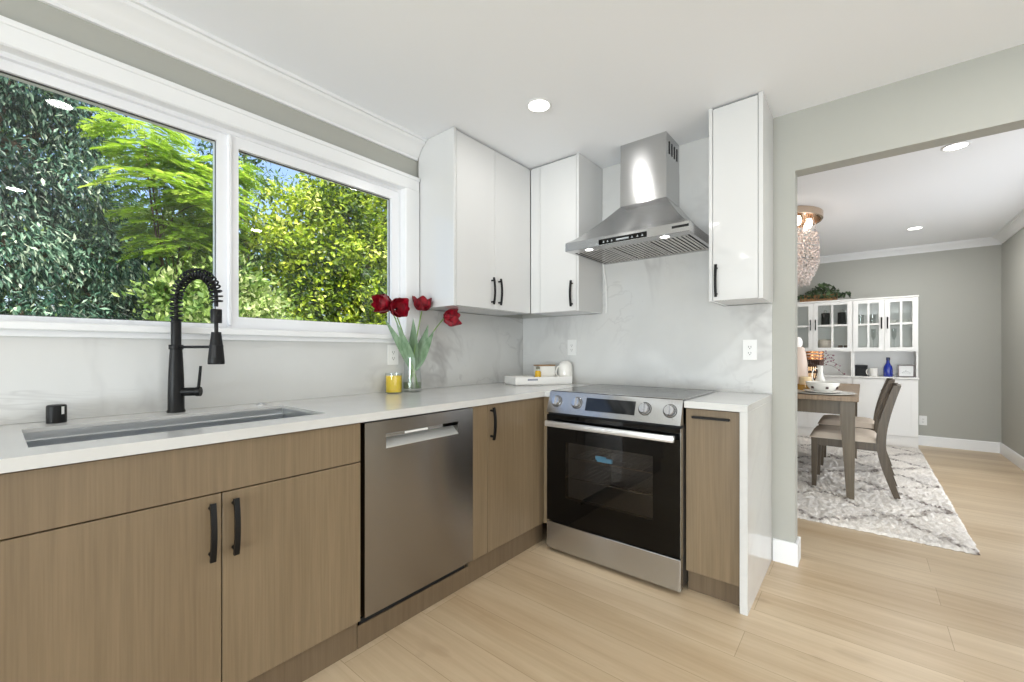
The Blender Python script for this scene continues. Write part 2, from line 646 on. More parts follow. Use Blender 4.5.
def arc_pull(mb, p, along, out, ln, r=0.0048, proj=0.03):
    """bowed bar pull with two feet. p: middle on the face"""
    p, a, o = Vector(p), Vector(along), Vector(out)
    pts = []
    for k in range(13):
        t = -1 + 2*k/12
        pts.append(p + a*(t*ln/2) + o*(proj*0.72 + proj*0.35*(1-t*t)))
    side = a.cross(o)
    for q0, q1 in zip(pts, pts[1:]):
        mb.obox((q0+q1)/2, (q1-q0).normalized(), side, (q1-q0).normalized().cross(side), (q1-q0).length/2*1.06, r*1.25, r*0.8)
    for s in (-0.80, 0.80):
        mb.tube([p + a*(s*ln/2), p + a*(s*ln/2) + o*(proj*0.9)], r*1.1, 8)
    return mb


def base_box(x0, x1, y0, y1, z0=0.122, z1=CB-0.002):
    """open-fronted carcass made of panels"""
    m = MB()
    m.box(x0, x0+0.016, y0, y1, z0, z1)
    m.box(x1-0.016, x1, y0, y1, z0, z1)
    m.box(x0+0.016, x1-0.016, y0, y1, z0, z0+0.016)
    return m


# sink base
sb = thing('sink_cabinet', (-2.289, -0.33, 0), 'greige oak sink base cabinet with long blank front over two doors', 'cabinet')
m = base_box(-2.748, -1.832, FY+0.021, -0.004)
m.box(-2.73, -1.85, -0.02, -0.004, 0.14, CB-0.002)
obj('carcass', m, M['oak'], sb)
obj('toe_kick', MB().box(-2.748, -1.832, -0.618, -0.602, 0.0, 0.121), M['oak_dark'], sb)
obj('false_front', MB().box(-2.746, -1.834, FY, FY+0.019, 0.731, CB-0.006, 0.0012), M['oak'], sb)
d = obj('door', MB().box(-2.746, -2.2905, FY, FY+0.019, 0.124, 0.7275, 0.0012), M['oak'], sb)
obj('handle', arc_pull(MB(), (-2.318, FY, 0.624), (0, 0, 1), (0, -1, 0), 0.168, 0.0058), M['black'], d)
d = obj('door', MB().box(-2.2875, -1.834, FY, FY+0.019, 0.124, 0.7275, 0.0012), M['oak'], sb)
obj('handle', arc_pull(MB(), (-2.258, FY, 0.624), (0, 0, 1), (0, -1, 0), 0.168, 0.0058), M['black'], d)

# dishwasher
dw = thing('dishwasher', (-1.525, -0.33, 0), 'stainless dishwasher with pocket handle between oak cabinets', 'dishwasher')
X0, X1 = -1.817, -1.231
obj('tub', MB().box(X0, X1, -0.58, -0.02, 0.10, CB-0.012), M['void'], dw)
pk0, pk1, pz0, pz1 = -1.723, -1.330, 0.762, 0.820
d = MB().ring((X0, X1, 0.127, CB-0.010), (pk0, pk1, pz0, pz1), 'y', FY-0.002, -0.605)
dd = obj('door', d, M['steel_dark'], dw)
obj('pocket', MB().box(pk0-0.004, pk1+0.004, -0.605, -0.60, pz0-0.004, pz1+0.004), M['void'], dw)
lip = MB().prism([(FY-0.004, pz0), (FY-0.004, pz0+0.003), (-0.612, pz0+0.036), (-0.606, pz0+0.036), (-0.606, pz0)], 'x', pk0, pk1)
obj('handle_lip', lip, M['steel_lip'], dd)
bar = MB().box(pk0, pk0+0.30, FY-0.003, FY+0.012, pz1-0.014, pz1, 0.002)
obj('handle_bar', bar, M['steel'], dd)
obj('control_window', MB().box(pk0+0.305, pk1-0.002, FY-0.0015, FY+0.012, pz1-0.016, pz1-0.001, 0.001), M['black_glass'], dd)
obj('indicator', MB().box(pk0+0.09, pk0+0.21, FY-0.0045, FY-0.0025, pz1-0.011, pz1-0.003), M['plastic_white'], dd)
obj('toe_panel', MB().box(X0, X1-0.02, -0.612, -0.60, 0.02, 0.108), M['void'], dw)
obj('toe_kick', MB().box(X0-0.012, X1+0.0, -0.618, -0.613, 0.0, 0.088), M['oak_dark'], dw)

# corner base cabinet with a filler strip
cc = thing('corner_cabinet', (-0.9, -0.33, 0), 'greige oak corner base cabinet with a single door beside the dishwasher', 'cabinet')
m = base_box(-1.227, -0.03, FY+0.021, -0.004)
obj('carcass', m, M['oak'], cc)
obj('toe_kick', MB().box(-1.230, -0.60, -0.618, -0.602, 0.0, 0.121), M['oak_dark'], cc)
obj('filler', MB().box(-1.227, -1.1235, FY, FY+0.019, 0.124, CB-0.006, 0.0012), M['oak'], cc)
d = obj('door', MB().box(-1.1205, -0.628, FY, FY+0.019, 0.124, CB-0.006, 0.0012), M['oak'], cc)
obj('handle', arc_pull(MB(), (-1.098, FY, 0.78), (0, 0, 1), (0, -1, 0), 0.165, 0.0055), M['black'], d)
obj('return_filler', MB().box(-0.625, -0.606, -0.704, FY+0.02, 0.124, CB-0.006, 0.0012), M['oak'], cc)

# slim pull-out cabinet right of the range
pc = thing('pullout_cabinet', (-0.33, -1.59, 0), 'slim greige oak pull-out cabinet between the range and the quartz waterfall end', 'cabinet')
m = MB().box(FX+0.021, -0.004, -1.487, -1.471, 0.122, CB-0.002)
m.box(FX+0.021, -0.004, -1.705, -1.689, 0.122, CB-0.002).box(FX+0.021, -0.004, -1.689, -1.487, 0.122, 0.138)
obj('carcass', m, M['oak'], pc)
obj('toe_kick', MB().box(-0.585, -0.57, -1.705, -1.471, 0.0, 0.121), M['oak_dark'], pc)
d = obj('drawer_front', MB().box(FX, FX+0.019, -1.703, -1.472, 0.106, CB-0.005, 0.0012), M['oak'], pc)
h = MB().box(FX-0.022, FX-0.002, -1.665, -1.503, 0.836, 0.846, 0.002)
for yy in (-1.645, -1.523):
    h.box(FX-0.012, FX+0.001, yy-0.006, yy+0.006, 0.838, 0.845)
obj('handle', h, M['black'], d)

# ------------------------------------------------------------------ counters and sink
SX0, SX1, SY0, SY1 = -2.668, -1.915, -0.545, -0.158
SB = CT-0.012                                  # underside of the slab around the sink
ct = MB().ring((-3.0, 0.0, -0.670, 0.0), (SX0, SX1, SY0, SY1), 'z', SB, CT)
ct.box(-3.0, 0.0, -0.6699, -0.632, CB, SB).box(-3.0, 0.0, -0.04, 0.0, CB, SB).box(-1.80, 0.0, -0.632, -0.04, CB, SB)
ct.box(-0.645, 0.0, -0.706, -0.670, CB, CT)
tag(obj('countertop', ct, M['counter'], loc=(-1.5, -0.33, CB)), 'white quartz L-shaped countertop with the undermount sink cut in', 'countertop')
ct = MB().box(-0.645, -0.0005, -1.7377, -1.4695, CB, CT, 0.0015)
ct.box(-0.645, -0.0005, -1.7377, -1.7065, 0.0, CB, 0.0015)
tag(obj('countertop', ct, M['counter'], loc=(-0.33, -1.60, 0)), 'white quartz waterfall counter end right of the range, reaching the floor', 'countertop')

sk = thing('sink', (-2.29, -0.35, CB-0.24), 'long undermount stainless steel sink set in the white counter', 'sink')
zt, zb = SB-0.001, CB-0.235
m = MB()
m.ring((SX0-0.02, SX1+0.02, SY0-0.02, SY1+0.015), (SX0-0.003, SX1+0.003, SY0-0.003, SY1+0.003), 'z', zt-0.003, zt)
m.ring((SX0-0.006, SX1+0.006, SY0-0.006, SY1+0.006), (SX0-0.003, SX1+0.003, SY0-0.003, SY1+0.003), 'z', zb, zt-0.003)
m.box(SX0-0.003, SX1+0.003, SY0-0.003, SY1+0.003, zb-0.003, zb)
obj('basin', m, M['steel_sink'], sk)
m = MB().box(SX0, SX1, SY1-0.012, SY1+0.002, zt-0.030, zt-0.024)
m.box(SX0, SX1, SY0-0.002, SY0+0.012, zt-0.030, zt-0.024)
obj('ledge', m, M['steel_sink'], sk)
m = MB().lathe([(0, 0.002), (0.03, 0.002), (0.035, 0.004), (0.046, 0.005), (0.055, 0.001), (0.056, 0)], (-2.29, -0.30, zb), 24)
obj('drain', m, M['chrome'], sk)

# ------------------------------------------------------------------ faucet
FBX, FBY = -2.270, -0.066
fa = thing('faucet', (FBX, FBY, CT), 'matte black spring pull-down faucet behind the sink', 'faucet')
m = MB().lathe([(0, 0), (0.0295, 0), (0.0295, 0.006), (0.0265, 0.012), (0.026, 0.08), (0.0245, 0.14), (0.022, 0.20), (0.0195, 0.245), (0.0195, 0.252), (0.0165, 0.256), (0.0165, 0.355), (0.0150, 0.36), (0, 0.36)], (FBX, FBY, CT), 28)
obj('body', m, M['black'], fa)
aa = math.radians(17)
DX, DY = math.sin(aa), -math.cos(aa)
reach, ztop = 0.235, 0.430
arc = [(FBX, FBY, CT+0.34), (FBX, FBY, CT+0.40)]
for k in range(0, 33):
    t = PI - PI*k/32
    arc.append((FBX + DX*(reach/2)*(1+math.cos(t)), FBY + DY*(reach/2)*(1+math.cos(t)), CT+ztop + 0.098*math.sin(t)))
arc.append((FBX+DX*reach, FBY+DY*reach, CT+0.40))
EX, EY = FBX+DX*reach, FBY+DY*reach
obj('hose', MB().tube(arc, 0.0065, 12), M['rubber'], fa)
# spring coil around the hose
ap = [Vector(p) for p in arc]
cum = [0]
for a, b in zip(ap, ap[1:]):
    cum.append(cum[-1] + (b-a).length)
tot = cum[-1]
def along(s):
    for i in range(len(ap)-1):
        if s <= cum[i+1] or i == len(ap)-2:
            t = (s-cum[i])/(cum[i+1]-cum[i])
            return ap[i].lerp(ap[i+1], t), (ap[i+1]-ap[i]).normalized()
side = Vector((DX, DY, 0)).cross(Vector((0, 0, 1)))
coil = []
turns = 25
for k in range(turns*12+1):
    s = tot*0.02 + tot*0.95*k/(turns*12)
    p, t = along(s)
    n2 = t.cross(side).normalized()
    a = 2*PI*k/12
    coil.append(p + side*(0.0185*math.cos(a)) + n2*(0.0185*math.sin(a)))
obj('spring', MB().tube(coil, 0.0034, 6), M['black'], fa)
m = MB().lathe([(0, 0), (0.0175, 0), (0.018, 0.002), (0.018, 0.046), (0.017, 0.05), (0, 0.05)], (EX, EY, CT+0.340), 20)
obj('collar', m, M['black'], fa)
obj('hose_end', MB().tube([(EX, EY, CT+0.30), (EX, EY, CT+0.345)], 0.0065, 10), M['rubber'], fa)
m = MB().lathe([(0, 0), (0.025, 0), (0.0265, 0.003), (0.0265, 0.012), (0.022, 0.06), (0.0165, 0.105), (0.0155, 0.118), (0, 0.118)], (EX, EY, CT+0.188), 24)
hd = obj('spray_head', m, M['black'], fa)
vx, vy = 0.80, -0.60
m = MB().obox((EX-0.022*0.5, EY-0.019, CT+0.235), (0.8, -0.6, 0), (0.6, 0.8, 0), (0, 0, 1), 0.006, 0.004, 0.022)
obj('button', m, M['rubber'], hd)
m = MB().tube([(FBX, FBY, CT+0.252), (EX, EY, CT+0.252)], 0.0052, 10)
m.lathe([(0.0225, 0), (0.0235, 0.002), (0.0235, 0.016), (0.0225, 0.018), (0.018, 0.018), (0.018, 0)], (FBX, FBY, CT+0.243), 20)
m.lathe([(0.0205, 0), (0.022, 0.001), (0.022, 0.012), (0.0205, 0.013)], (EX, EY, CT+0.246), 20)
obj('holder_arm', m, M['black'], fa)
hdv = Vector((0.80, -0.60, 0)).normalized()
q = Vector((FBX, FBY, CT+0.078))
m = MB().tube([q + hdv*0.02, q + hdv*0.066], 0.0165, 20)
m.tube([q + hdv*0.066, q + hdv*0.070, q + hdv*0.083], [0.0165, 0.0185, 0.0185], 20)
vh = obj('valve', m, M['black'], fa)
lv = q + hdv*0.074
obj('lever', MB().tube([lv, lv + Vector((0.003, 0, 0.03)), lv + Vector((0.008, -0.003, 0.100))], [0.0062, 0.0055, 0.0048], 10), M['black'], vh)

ag = thing('air_gap', (-2.588, -0.062, CT), 'short black cylindrical air gap cap left of the faucet', 'air gap')
m = MB().lathe([(0, 0), (0.0245, 0), (0.0245, 0.053), (0.023, 0.0575), (0.019, 0.059), (0, 0.059)], (-2.588, -0.062, CT), 28)
obj('cap', m, M['black'], ag)
dv = Vector((0.53, -0.85, 0)).normalized()
q = Vector((-2.588, -0.062, CT+0.041)) + dv*0.0238
obj('slot', MB().obox(q, dv.cross(Vector((0, 0, 1))), dv, (0, 0, 1), 0.0036, 0.0014, 0.0125), M['plastic_white'], ag)
bt = thing('air_switch', (-1.968, -0.070, CT), 'small round grey push button in the counter behind the sink corner', 'button')
obj('bezel', MB().lathe([(0, 0), (0.021, 0), (0.021, 0.003), (0.017, 0.0045), (0, 0.0045)], (-1.968, -0.070, CT), 24), M['knob'], bt)
obj('push_button', MB().lathe([(0, 0), (0.013, 0), (0.013, 0.003), (0.011, 0.004), (0, 0.004)], (-1.968, -0.070, CT+0.0043), 20), M['knob'], bt)

# ------------------------------------------------------------------ range
RL, RR = -0.7105, -1.4665
rg = thing('range', (-0.35, -1.0885, 0), 'slide-in stainless electric range with black glass oven door', 'range')
m = MB()
m.box(-0.645, -0.02, RL-0.012, RL, 0.03, 0.905).box(-0.645, -0.02, RR, RR+0.012, 0.03, 0.905)
m.box(-0.05, -0.02, RR+0.012, RL-0.012, 0.03, 0.905)
m.box(-0.645, -0.05, RR+0.012, RL-0.012, 0.03, 0.19).box(-0.645, -0.05, RR+0.012, RL-0.012, 0.80, 0.905)
for yy in (RL-0.05, RR+0.05):
    for xx in (-0.60, -0.08):
        m.lathe([(0, 0), (0.018, 0), (0.018, 0.03), (0, 0.03)], (xx, yy, 0.0), 10)
obj('body', m, mat('range_body_grey', (48, 46, 44), 0.45), rg)
m = MB().ring((RR+0.014, RL-0.014, 0.19, 0.80), (RR+0.09, RL-0.09, 0.25, 0.72), 'x', -0.640, -0.62)
m.box(-0.62, -0.06, RL-0.10, RL-0.09, 0.25, 0.72).box(-0.62, -0.06, RR+0.09, RR+0.10, 0.25, 0.72)
m.box(-0.62, -0.06, RR+0.09, RL-0.09, 0.24, 0.25).box(-0.62, -0.06, RR+0.09, RL-0.09, 0.72, 0.73)
m.box(-0.07, -0.06, RR+0.09, RL-0.09, 0.25, 0.72)
obj('oven_cavity', m, mat('enamel_cavity', (70, 68, 66), 0.4), rg)
for zz in (0.42, 0.535):
    m = MB()
    for k in range(15):
        yy = RR+0.11 + (RL-RR-0.22)*k/14
        m.tube([(-0.60, yy, zz), (-0.09, yy, zz)], 0.0022, 5)
    for xx in (-0.60, -0.34, -0.09):
        m.tube([(xx, RR+0.10, zz-0.002), (xx, RL-0.10, zz-0.002)], 0.003, 6)
    obj('oven_rack', m, M['chrome'], rg)
m = MB().box(-0.60, -0.585, -1.075, -0.985, 0.539, 0.562, 0.003).box(-0.598, -0.587, -1.04, -0.975, 0.548, 0.570, 0.003)
obj('blue_tag', m, mat('blue_tag_card', (92, 172, 216), 0.5), rg)['label'] = 'blue tag lying on the oven rack'
# drawer
m = MB().box(-0.686, -0.647, RR, RL, 0.022, 0.172, 0.003)
obj('drawer', m, M['steel'], rg)
# door
m = MB().ring((RR+0.001, RL-0.001, 0.181, 0.787), (-1.335, -0.835, 0.325, 0.640), 'x', -0.684, -0.650)
dr = obj('oven_door', m, M['black_glass'], rg)
obj('door_glass', MB().box(-0.6835, -0.6815, -1.336, -0.834, 0.324, 0.641), M['oven_glass'], dr)
obj('door_edge', MB().box(-0.684, -0.652, RL-0.0009, RL+0.0015, 0.181, 0.787), M['steel'], dr)
obj('door_edge', MB().box(-0.684, -0.652, RR-0.0015, RR+0.0009, 0.181, 0.787), M['steel'], dr)
M['pale_steel'] = mat('pale_satin_steel', (226, 227, 228), 0.3, 0.75)
m = MB().box(-0.735, -0.718, RR+0.016, RL-0.018, 0.726, 0.758, 0.005)
for yy in (RL-0.03, RR+0.04):
    m.box(-0.720, -0.683, yy-0.014, yy+0.014, 0.732, 0.752, 0.003)
obj('handle', m, M['pale_steel'], dr)
obj('vent_trim', MB().box(-0.668, -0.648, RR, RL, 0.7875, 0.7985), M['void'], rg)
# slanted control panel
px0, pz0_, px1, pz1_ = -0.688, 0.801, -0.648, 0.9175
m = MB().prism([(px0, pz0_), (px1, pz1_), (px1+0.03, pz1_+0.003), (-0.60, pz0_)], 'y', RR, RL)
cpn = obj('control_panel', m, M['steel'], rg)
tdir = Vector((px1-px0, 0, pz1_-pz0_)).normalized()
ndir = Vector((-tdir.z, 0, tdir.x))
ydir = Vector((0, 1, 0))
def on_panel(y, t, lift=0.0):
    q = Vector((px0, y, pz0_)).lerp(Vector((px1, y, pz1_)), t)
    return q + ndir*lift
c0 = on_panel((-0.955-1.235)/2 - 0.002, 0.52, 0.0006)
obj('display', MB().obox(c0, ydir, tdir, ndir, 0.140, 0.0355, 0.0012), M['display'], cpn)
R3 = Matrix((ydir, tdir, ndir)).transposed()
for yy in (-0.768, -0.900, -1.288, -1.412):
    p = on_panel(yy, 0.54, 0.0)
    m = MB().lathe([(0, 0), (0.030, 0), (0.030, 0.004), (0.0285, 0.005)], p, 28, R3)
    m.lathe([(0.025, 0.004), (0.0245, 0.020), (0.022, 0.024), (0, 0.024)], p, 28, R3)
    kb = obj('knob', m, M['knob'], cpn)
    obj('grip', MB().obox(p + ndir*0.028, ydir, tdir, ndir, 0.0055, 0.023, 0.007), M['knob'], kb)
    obj('knob_ring', MB().lathe([(0.0300, 0.0008), (0.0335, 0.0008), (0.0335, 0.0022), (0.0300, 0.0022)], p, 28, R3), M['slot'], cpn)
# cooktop
m = MB().box(-0.640, -0.055, RR+0.003, RL-0.003, 0.9155, 0.9215, 0.0015)
ck = obj('cooktop', m, M['cooktop'], rg)
m = MB().ring((RR, RL, -0.640, -0.05), (RR+0.004, RL-0.004, -0.639, -0.056), 'z', 0.9155, 0.9225)
m2 = MB()
m2.v = [(b, a, c) for a, b, c in m.v]
m2.f = m.f
obj('cooktop_rim', m2, M['steel'], rg)
mk_ = mat('burner_marking', (80, 80, 82), 0.3)
for ex, ey, er in ((-0.48, -0.90, 0.105), (-0.48, -1.27, 0.115), (-0.22, -0.90, 0.08), (-0.22, -1.27, 0.09)):
    el = MB().lathe([(er-0.002, 0), (er-0.002, 0.0004), (er, 0.0004), (er, 0)], (ex, ey, 0.9214), 48)
    obj('burner_ring', el, mk_, ck)

# ------------------------------------------------------------------ range hood
hd = thing('range_hood', (-0.25, -1.094, 1.753), 'stainless chimney range hood with baffle filters above the range', 'range hood')
HY0, HY1, HX = -1.452, -0.728, -0.514
CY0, CY1, CX = -1.238, -0.953, -0.228
z0, z1, z2 = 1.753, 1.803, 2.052
m = MB()
A = [(HX, HY0), (HX, HY1), (-0.001, HY1), (-0.001, HY0)]
B = [(CX, CY0), (CX, CY1), (-0.001, CY1), (-0.001, CY0)]
v = [(*p, z0) for p in A] + [(*p, z1) for p in A]
rows = 7
for k in range(1, rows+1):
    t = k/rows
    tt = t**1.22
    for pa, pb in zip(A, B):
        v.append((pa[0]+(pb[0]-pa[0])*t, pa[1]+(pb[1]-pa[1])*t, z1+(z2-z1)*tt))
f = []
for r in range(rows+1):
    for k in range(4):
        f.append((r*4+k, r*4+(k+1) % 4, (r+1)*4+(k+1) % 4, (r+1)*4+k))
m.add(v, f)
t = 0.012
m.ring((HX, -0.001, HY0, HY1), (HX+0.075, -0.03, HY0+0.02, HY1-0.02), 'z', z0, z0+0.001)
m.box(HX+0.06, -0.02, HY0+0.012, HY1-0.012, z0+0.03, z0+0.034)
can = obj('canopy', m, M['steel'], hd)
ch = MB().ring((CX, -0.001, CY0, CY1), (CX+0.002, -0.003, CY0+0.002, CY1-0.002), 'z', z2-0.004, H-0.001)
chm = obj('chimney', ch, M['steel'], hd)
obj('chimney_sleeve', MB().ring((CX-0.0015, -0.0008, CY0-0.0015, CY1+0.0015), (CX+0.001, -0.0012, CY0+0.001, CY1-0.001), 'z', z2-0.004, z2+0.20), M['steel'], chm)
vv = MB()
for k in range(4):
    xx = CX + 0.044 + k*0.044
    vv.box(xx, xx+0.014, CY0-0.0022, CY0-0.0012, 2.318, 2.392)
obj('vent_slots', vv, M['void'], chm)
nf = 3
fw = (HY1-HY0-0.06)/nf
for k in range(nf):
    y0 = HY0+0.03+k*fw
    m = MB().ring((HX+0.082, -0.032, y0+0.002, y0+fw-0.002), (HX+0.094, -0.044, y0+0.012, y0+fw-0.012), 'z', z0+0.001, z0+0.012)
    nb = 8
    for j in range(nb):
        yy = y0+0.016 + (fw-0.032)*(j+0.5)/nb
        m.box(HX+0.094, -0.044, yy-0.0075, yy+0.0075, z0+0.003, z0+0.006)
    fl = obj('baffle_filter', m, M['baffle'], hd)
    obj('filter_gap', MB().box(HX+0.093, -0.043, y0+0.011, y0+fw-0.011, z0+0.012, z0+0.014), M['void'], fl)
for yy in (-0.868, -1.318):
    q = (HX+0.040, yy, z0-0.002)
    lb = obj('hood_light', MB().lathe([(0, 0), (0.022, 0), (0.024, 0.002), (0.024, 0.006)], q, 24), M['led'], hd)
    obj('light_ring', MB().lathe([(0.024, 0), (0.030, 0), (0.030, 0.003), (0.024, 0.003)], q, 24), M['chrome'], lb)
pn = obj('control_strip', MB().box(HX-0.0025, HX, -1.236, -0.953, z0+0.006, z0+0.035, 0.001), M['black_glass'], hd)
ic = MB()
for k, yy in enumerate((-0.985, -1.010, -1.035, -1.155, -1.185, -1.212)):
    ic.box(HX-0.0032, HX-0.0024, yy-0.006, yy+0.006, z0+0.0155, z0+0.0175)
    ic.box(HX-0.0032, HX-0.0024, yy-0.0015, yy+0.0015, z0+0.013, z0+0.024)
ic.box(HX-0.0032, HX-0.0024, -1.135, -1.062, z0+0.017, z0+0.0225)
ic.box(HX-0.0032, HX-0.0024, -1.135, -1.062, z0+0.0135, z0+0.0150)
obj('icons', ic, M['print'], pn)
obj('name_plate', MB().box(HX-0.002, HX, -1.452, -1.368, z0+0.024, z0+0.036, 0.0006), M['void'], hd)

cd = MB().tube([(-0.012, -0.722, 1.758), (-0.010, -0.728, 1.70), (-0.008, -0.742, 1.62), (-0.006, -0.744, 1.52), (-0.006, -0.742, 1.4135)], 0.006, 8)
tag(obj('hood_cord', cd, M['plastic_white'], loc=(-0.008, -0.74, 1.42)), 'thin white cord running down the splash at the left corner of the hood', 'cord')

# ------------------------------------------------------------------ wall cabinets
UB, UT = 1.4122, 2.4325
UY, UX = -0.3193, -0.3206


def upper_handle(p, along, out, door):
    obj('handle', arc_pull(MB(), p, along, out, 0.168, 0.005, 0.028), M['black'], door)


wc = thing('wall_cabinet', (-0.69, -0.16, UB), 'glossy white two-door wall cabinet beside the window, in the corner', 'cabinet')
m = MB().box(-1.049, -1.031, UY, -0.001, UB, UT, 0.001)
m.box(-1.031, -0.3206, UY+0.022, -0.001, UB+0.002, UB+0.02).box(-1.031, -0.002, UY+0.022, -0.001, UT-0.02, UT)
m.box(-1.031, -0.322, -0.012, -0.001, UB+0.02, UT-0.02).box(-0.338, -0.322, UY+0.03, -0.012, UB+0.02, UT-0.02)
obj('carcass', m, M['gloss'], wc)
d = obj('door', MB().box(-1.0285, -0.6965, UY, UY+0.019, UB+0.003, UT-0.010, 0.0012), M['gloss'], wc)
upper_handle((-0.728, UY, 1.527), (0, 0, 1), (0, -1, 0), d)
d = obj('door', MB().box(-0.6935, -0.324, UY, UY+0.019, UB+0.003, UT-0.010, 0.0012), M['gloss'], wc)
upper_handle((-0.661, UY, 1.527), (0, 0, 1), (0, -1, 0), d)
obj('top_gap_shade', MB().box(-1.03, -0.33, UY+0.016, UY+0.022, UT-0.02, UT), M['gap'], wc)  # strip coloured as the shade over the doors

wc = thing('wall_cabinet', (-0.16, -0.51, UB), 'glossy white single-door wall cabinet left of the range hood', 'cabinet')
m = MB().box(UX, -0.001, -0.7078, -0.690, UB, UT, 0.001)
m.box(UX+0.022, -0.001, -0.690, -0.318, UB+0.002, UB+0.02).box(UX+0.022, -0.001, -0.690, UY-0.001, UT-0.02, UT)
m.box(-0.012, -0.001, -0.690, UY, UB+0.02, UT-0.02)
obj('carcass', m, M['gloss'], wc)
obj('filler', MB().box(UX, UX+0.019, -0.399, -0.322, UB+0.003, UT-0.010, 0.001), M['gloss'], wc)
d = obj('door', MB().box(UX, UX+0.019, -0.6875, -0.402, UB+0.003, UT-0.010, 0.0012), M['gloss'], wc)
upper_handle((UX, -0.660, 1.525), (0, 0, 1), (-1, 0, 0), d)
obj('top_gap_shade', MB().box(UX+0.016, UX+0.022, -0.69, -0.335, UT-0.02, UT), M['gap'], wc)

VX = -0.313
wc = thing('wall_cabinet', (-0.16, -1.618, UB), 'narrow glossy white wall cabinet right of the range hood', 'cabinet')
m = MB().box(VX, -0.001, -1.511, -1.493, UB, UT, 0.001).box(VX, -0.001, -1.7440, -1.724, UB, UT, 0.001)
m.box(VX+0.022, -0.001, -1.724, -1.511, UB+0.003, UB+0.02).box(VX+0.022, -0.001, -1.724, -1.511, UT-0.02, UT)
m.box(-0.012, -0.001, -1.724, -1.511, UB+0.02, UT-0.02)
obj('carcass', m, M['gloss'], wc)
d = obj('door', MB().box(VX+0.001, VX+0.020, -1.7215, -1.5135, UB+0.003, UT-0.010, 0.0012), M['gloss'], wc)
upper_handle((VX, -1.532, 1.517), (0, 0, 1), (-1, 0, 0), d)
obj('top_gap_shade', MB().box(VX+0.016, VX+0.022, -1.724, -1.511, UT-0.02, UT), M['gap'], wc)


# ------------------------------------------------------------------ outlets
def outlet(loc, out, label, gang=1):
    o = thing('wall_outlet', loc, label, 'outlet', 'wall outlets')
    n = Vector(out)
    s = n.cross(Vector((0, 0, 1)))
    p = Vector(loc)
    z = Vector((0, 0, 1))
    m = MB().obox(p + n*0.0025, s, n, z, 0.035*gang, 0.0025, 0.057)
    pl = obj('cover_plate', m, M['plastic_white'], o)
    for g in range(gang):
        off = s*((g-(gang-1)/2)*0.046)
        obj('receptacle', MB().obox(p + off + n*0.0055, s, n, z, 0.0165, 0.0012, 0.034), M['plastic_white'], pl)
        sl = MB()
        for dz in (-0.017, 0.017):
            for ds in (-0.006, 0.006):
                sl.obox(p + off + s*ds + z*dz + n*0.0068, s, n, z, 0.0012, 0.0003, 0.0045)
            sl.obox(p + off + z*(dz-0.010) + n*0.0068, s, n, z, 0.0025, 0.0003, 0.0022)
        obj('slots', sl, M['slot'], pl)
    return o


outlet((-1.235, 0.0, 1.128), (0, -1, 0), 'white wall outlet on the backsplash behind the tulips and candle')
outlet((0.0, -1.63, 1.158), (-1, 0, 0), 'white wall outlet on the backsplash under the narrow wall cabinet')
outlet((0.0, -0.462, 1.178), (-1, 0, 0), 'white wall outlet on the backsplash above the white tray')
outlet((4.5, -2.69, 0.305), (-1, 0, 0), 'white wall outlet low on the dining wall beside the white hutch')


# ------------------------------------------------------------------ recessed lamps
def downlight(x, y, label, watts):
    o = thing('recessed_light', (x, y, H), label, 'ceiling light', 'recessed ceiling lights')
    obj('trim_ring', MB().lathe([(0.052, -0.0005), (0.066, -0.0005), (0.068, -0.003), (0.064, -0.006), (0.054, -0.0055), (0.052, -0.0005)], (x, y, H), 32), M['trim'], o)
    obj('diffuser', MB().lathe([(0, -0.0035), (0.053, -0.0035), (0.053, -0.0015), (0, -0.0015)], (x, y, H), 32), M['led'], o)
    lamp('recessed_lamp', 'AREA', (x, y, H-0.012), watts, (1.0, 0.985, 0.96), aim=(x, y, 0), shape='DISK', size=0.10)
    return o


downlight(-0.912, -0.818, 'round recessed ceiling light in front of the kitchen wall cabinets', DOWN*1.35)
downlight(1.106, -2.574, 'round recessed ceiling light just beyond the dining room opening', DOWN)
downlight(3.385, -2.543, 'round recessed ceiling light near the far dining wall', DOWN*5.4)
# the lamps of the same ceiling behind the camera's view
for x, y, k in ((-2.5, -0.95, 0.3), (-0.95, -2.7, 5.0), (-2.6, -2.9, 1.6), (-4.3, -0.9, 0.3), (-4.3, -2.7, 2.0)):
    lamp('recessed_lamp', 'AREA', (x, y, H-0.012), DOWN*k, (1.0, 0.985, 0.96), aim=(x, y, 0), shape='DISK', size=0.10)

# ------------------------------------------------------------------ things on the kitchen counter
c0 = (-1.279, -0.072, CT)
cn = thing('candle', c0, 'yellow candle in a clear glass tumbler beside the tulip vase', 'candle')
obj('wax', MB().lathe([(0, 0.006), (0.042, 0.006), (0.0435, 0.01), (0.0435, 0.095), (0.041, 0.097), (0, 0.096)], c0, 28), mat('yellow_wax', (250, 212, 40), 0.4, **{'Subsurface Weight': 0.15}), cn)
obj('tumbler', MB().lathe([(0, 0.0), (0.044, 0.0), (0.0465, 0.003), (0.0465, 0.112), (0.0455, 0.112), (0.0445, 0.008), (0, 0.005)], c0, 28), M['clear'], cn)

VC = Vector((-1.168, -0.095, CT))
va = thing('glass_vase', VC, 'clear glass cylinder vase holding red tulips beside the yellow candle', 'vase')
obj('vase_wall', MB().lathe([(0, 0.0), (0.050, 0.0), (0.054, 0.005), (0.053, 0.06), (0.047, 0.12), (0.050, 0.20), (0.0485, 0.20), (0.0455, 0.12), (0.0515, 0.06), (0.050, 0.020), (0, 0.016)], VC, 32), M['clear'], va)
obj('water', MB().lathe([(0, 0.0175), (0.0490, 0.0205), (0.0508, 0.055), (0, 0.055)], VC, 28), glass('vase_water', (0.80, 0.87, 0.74, 1)), va)

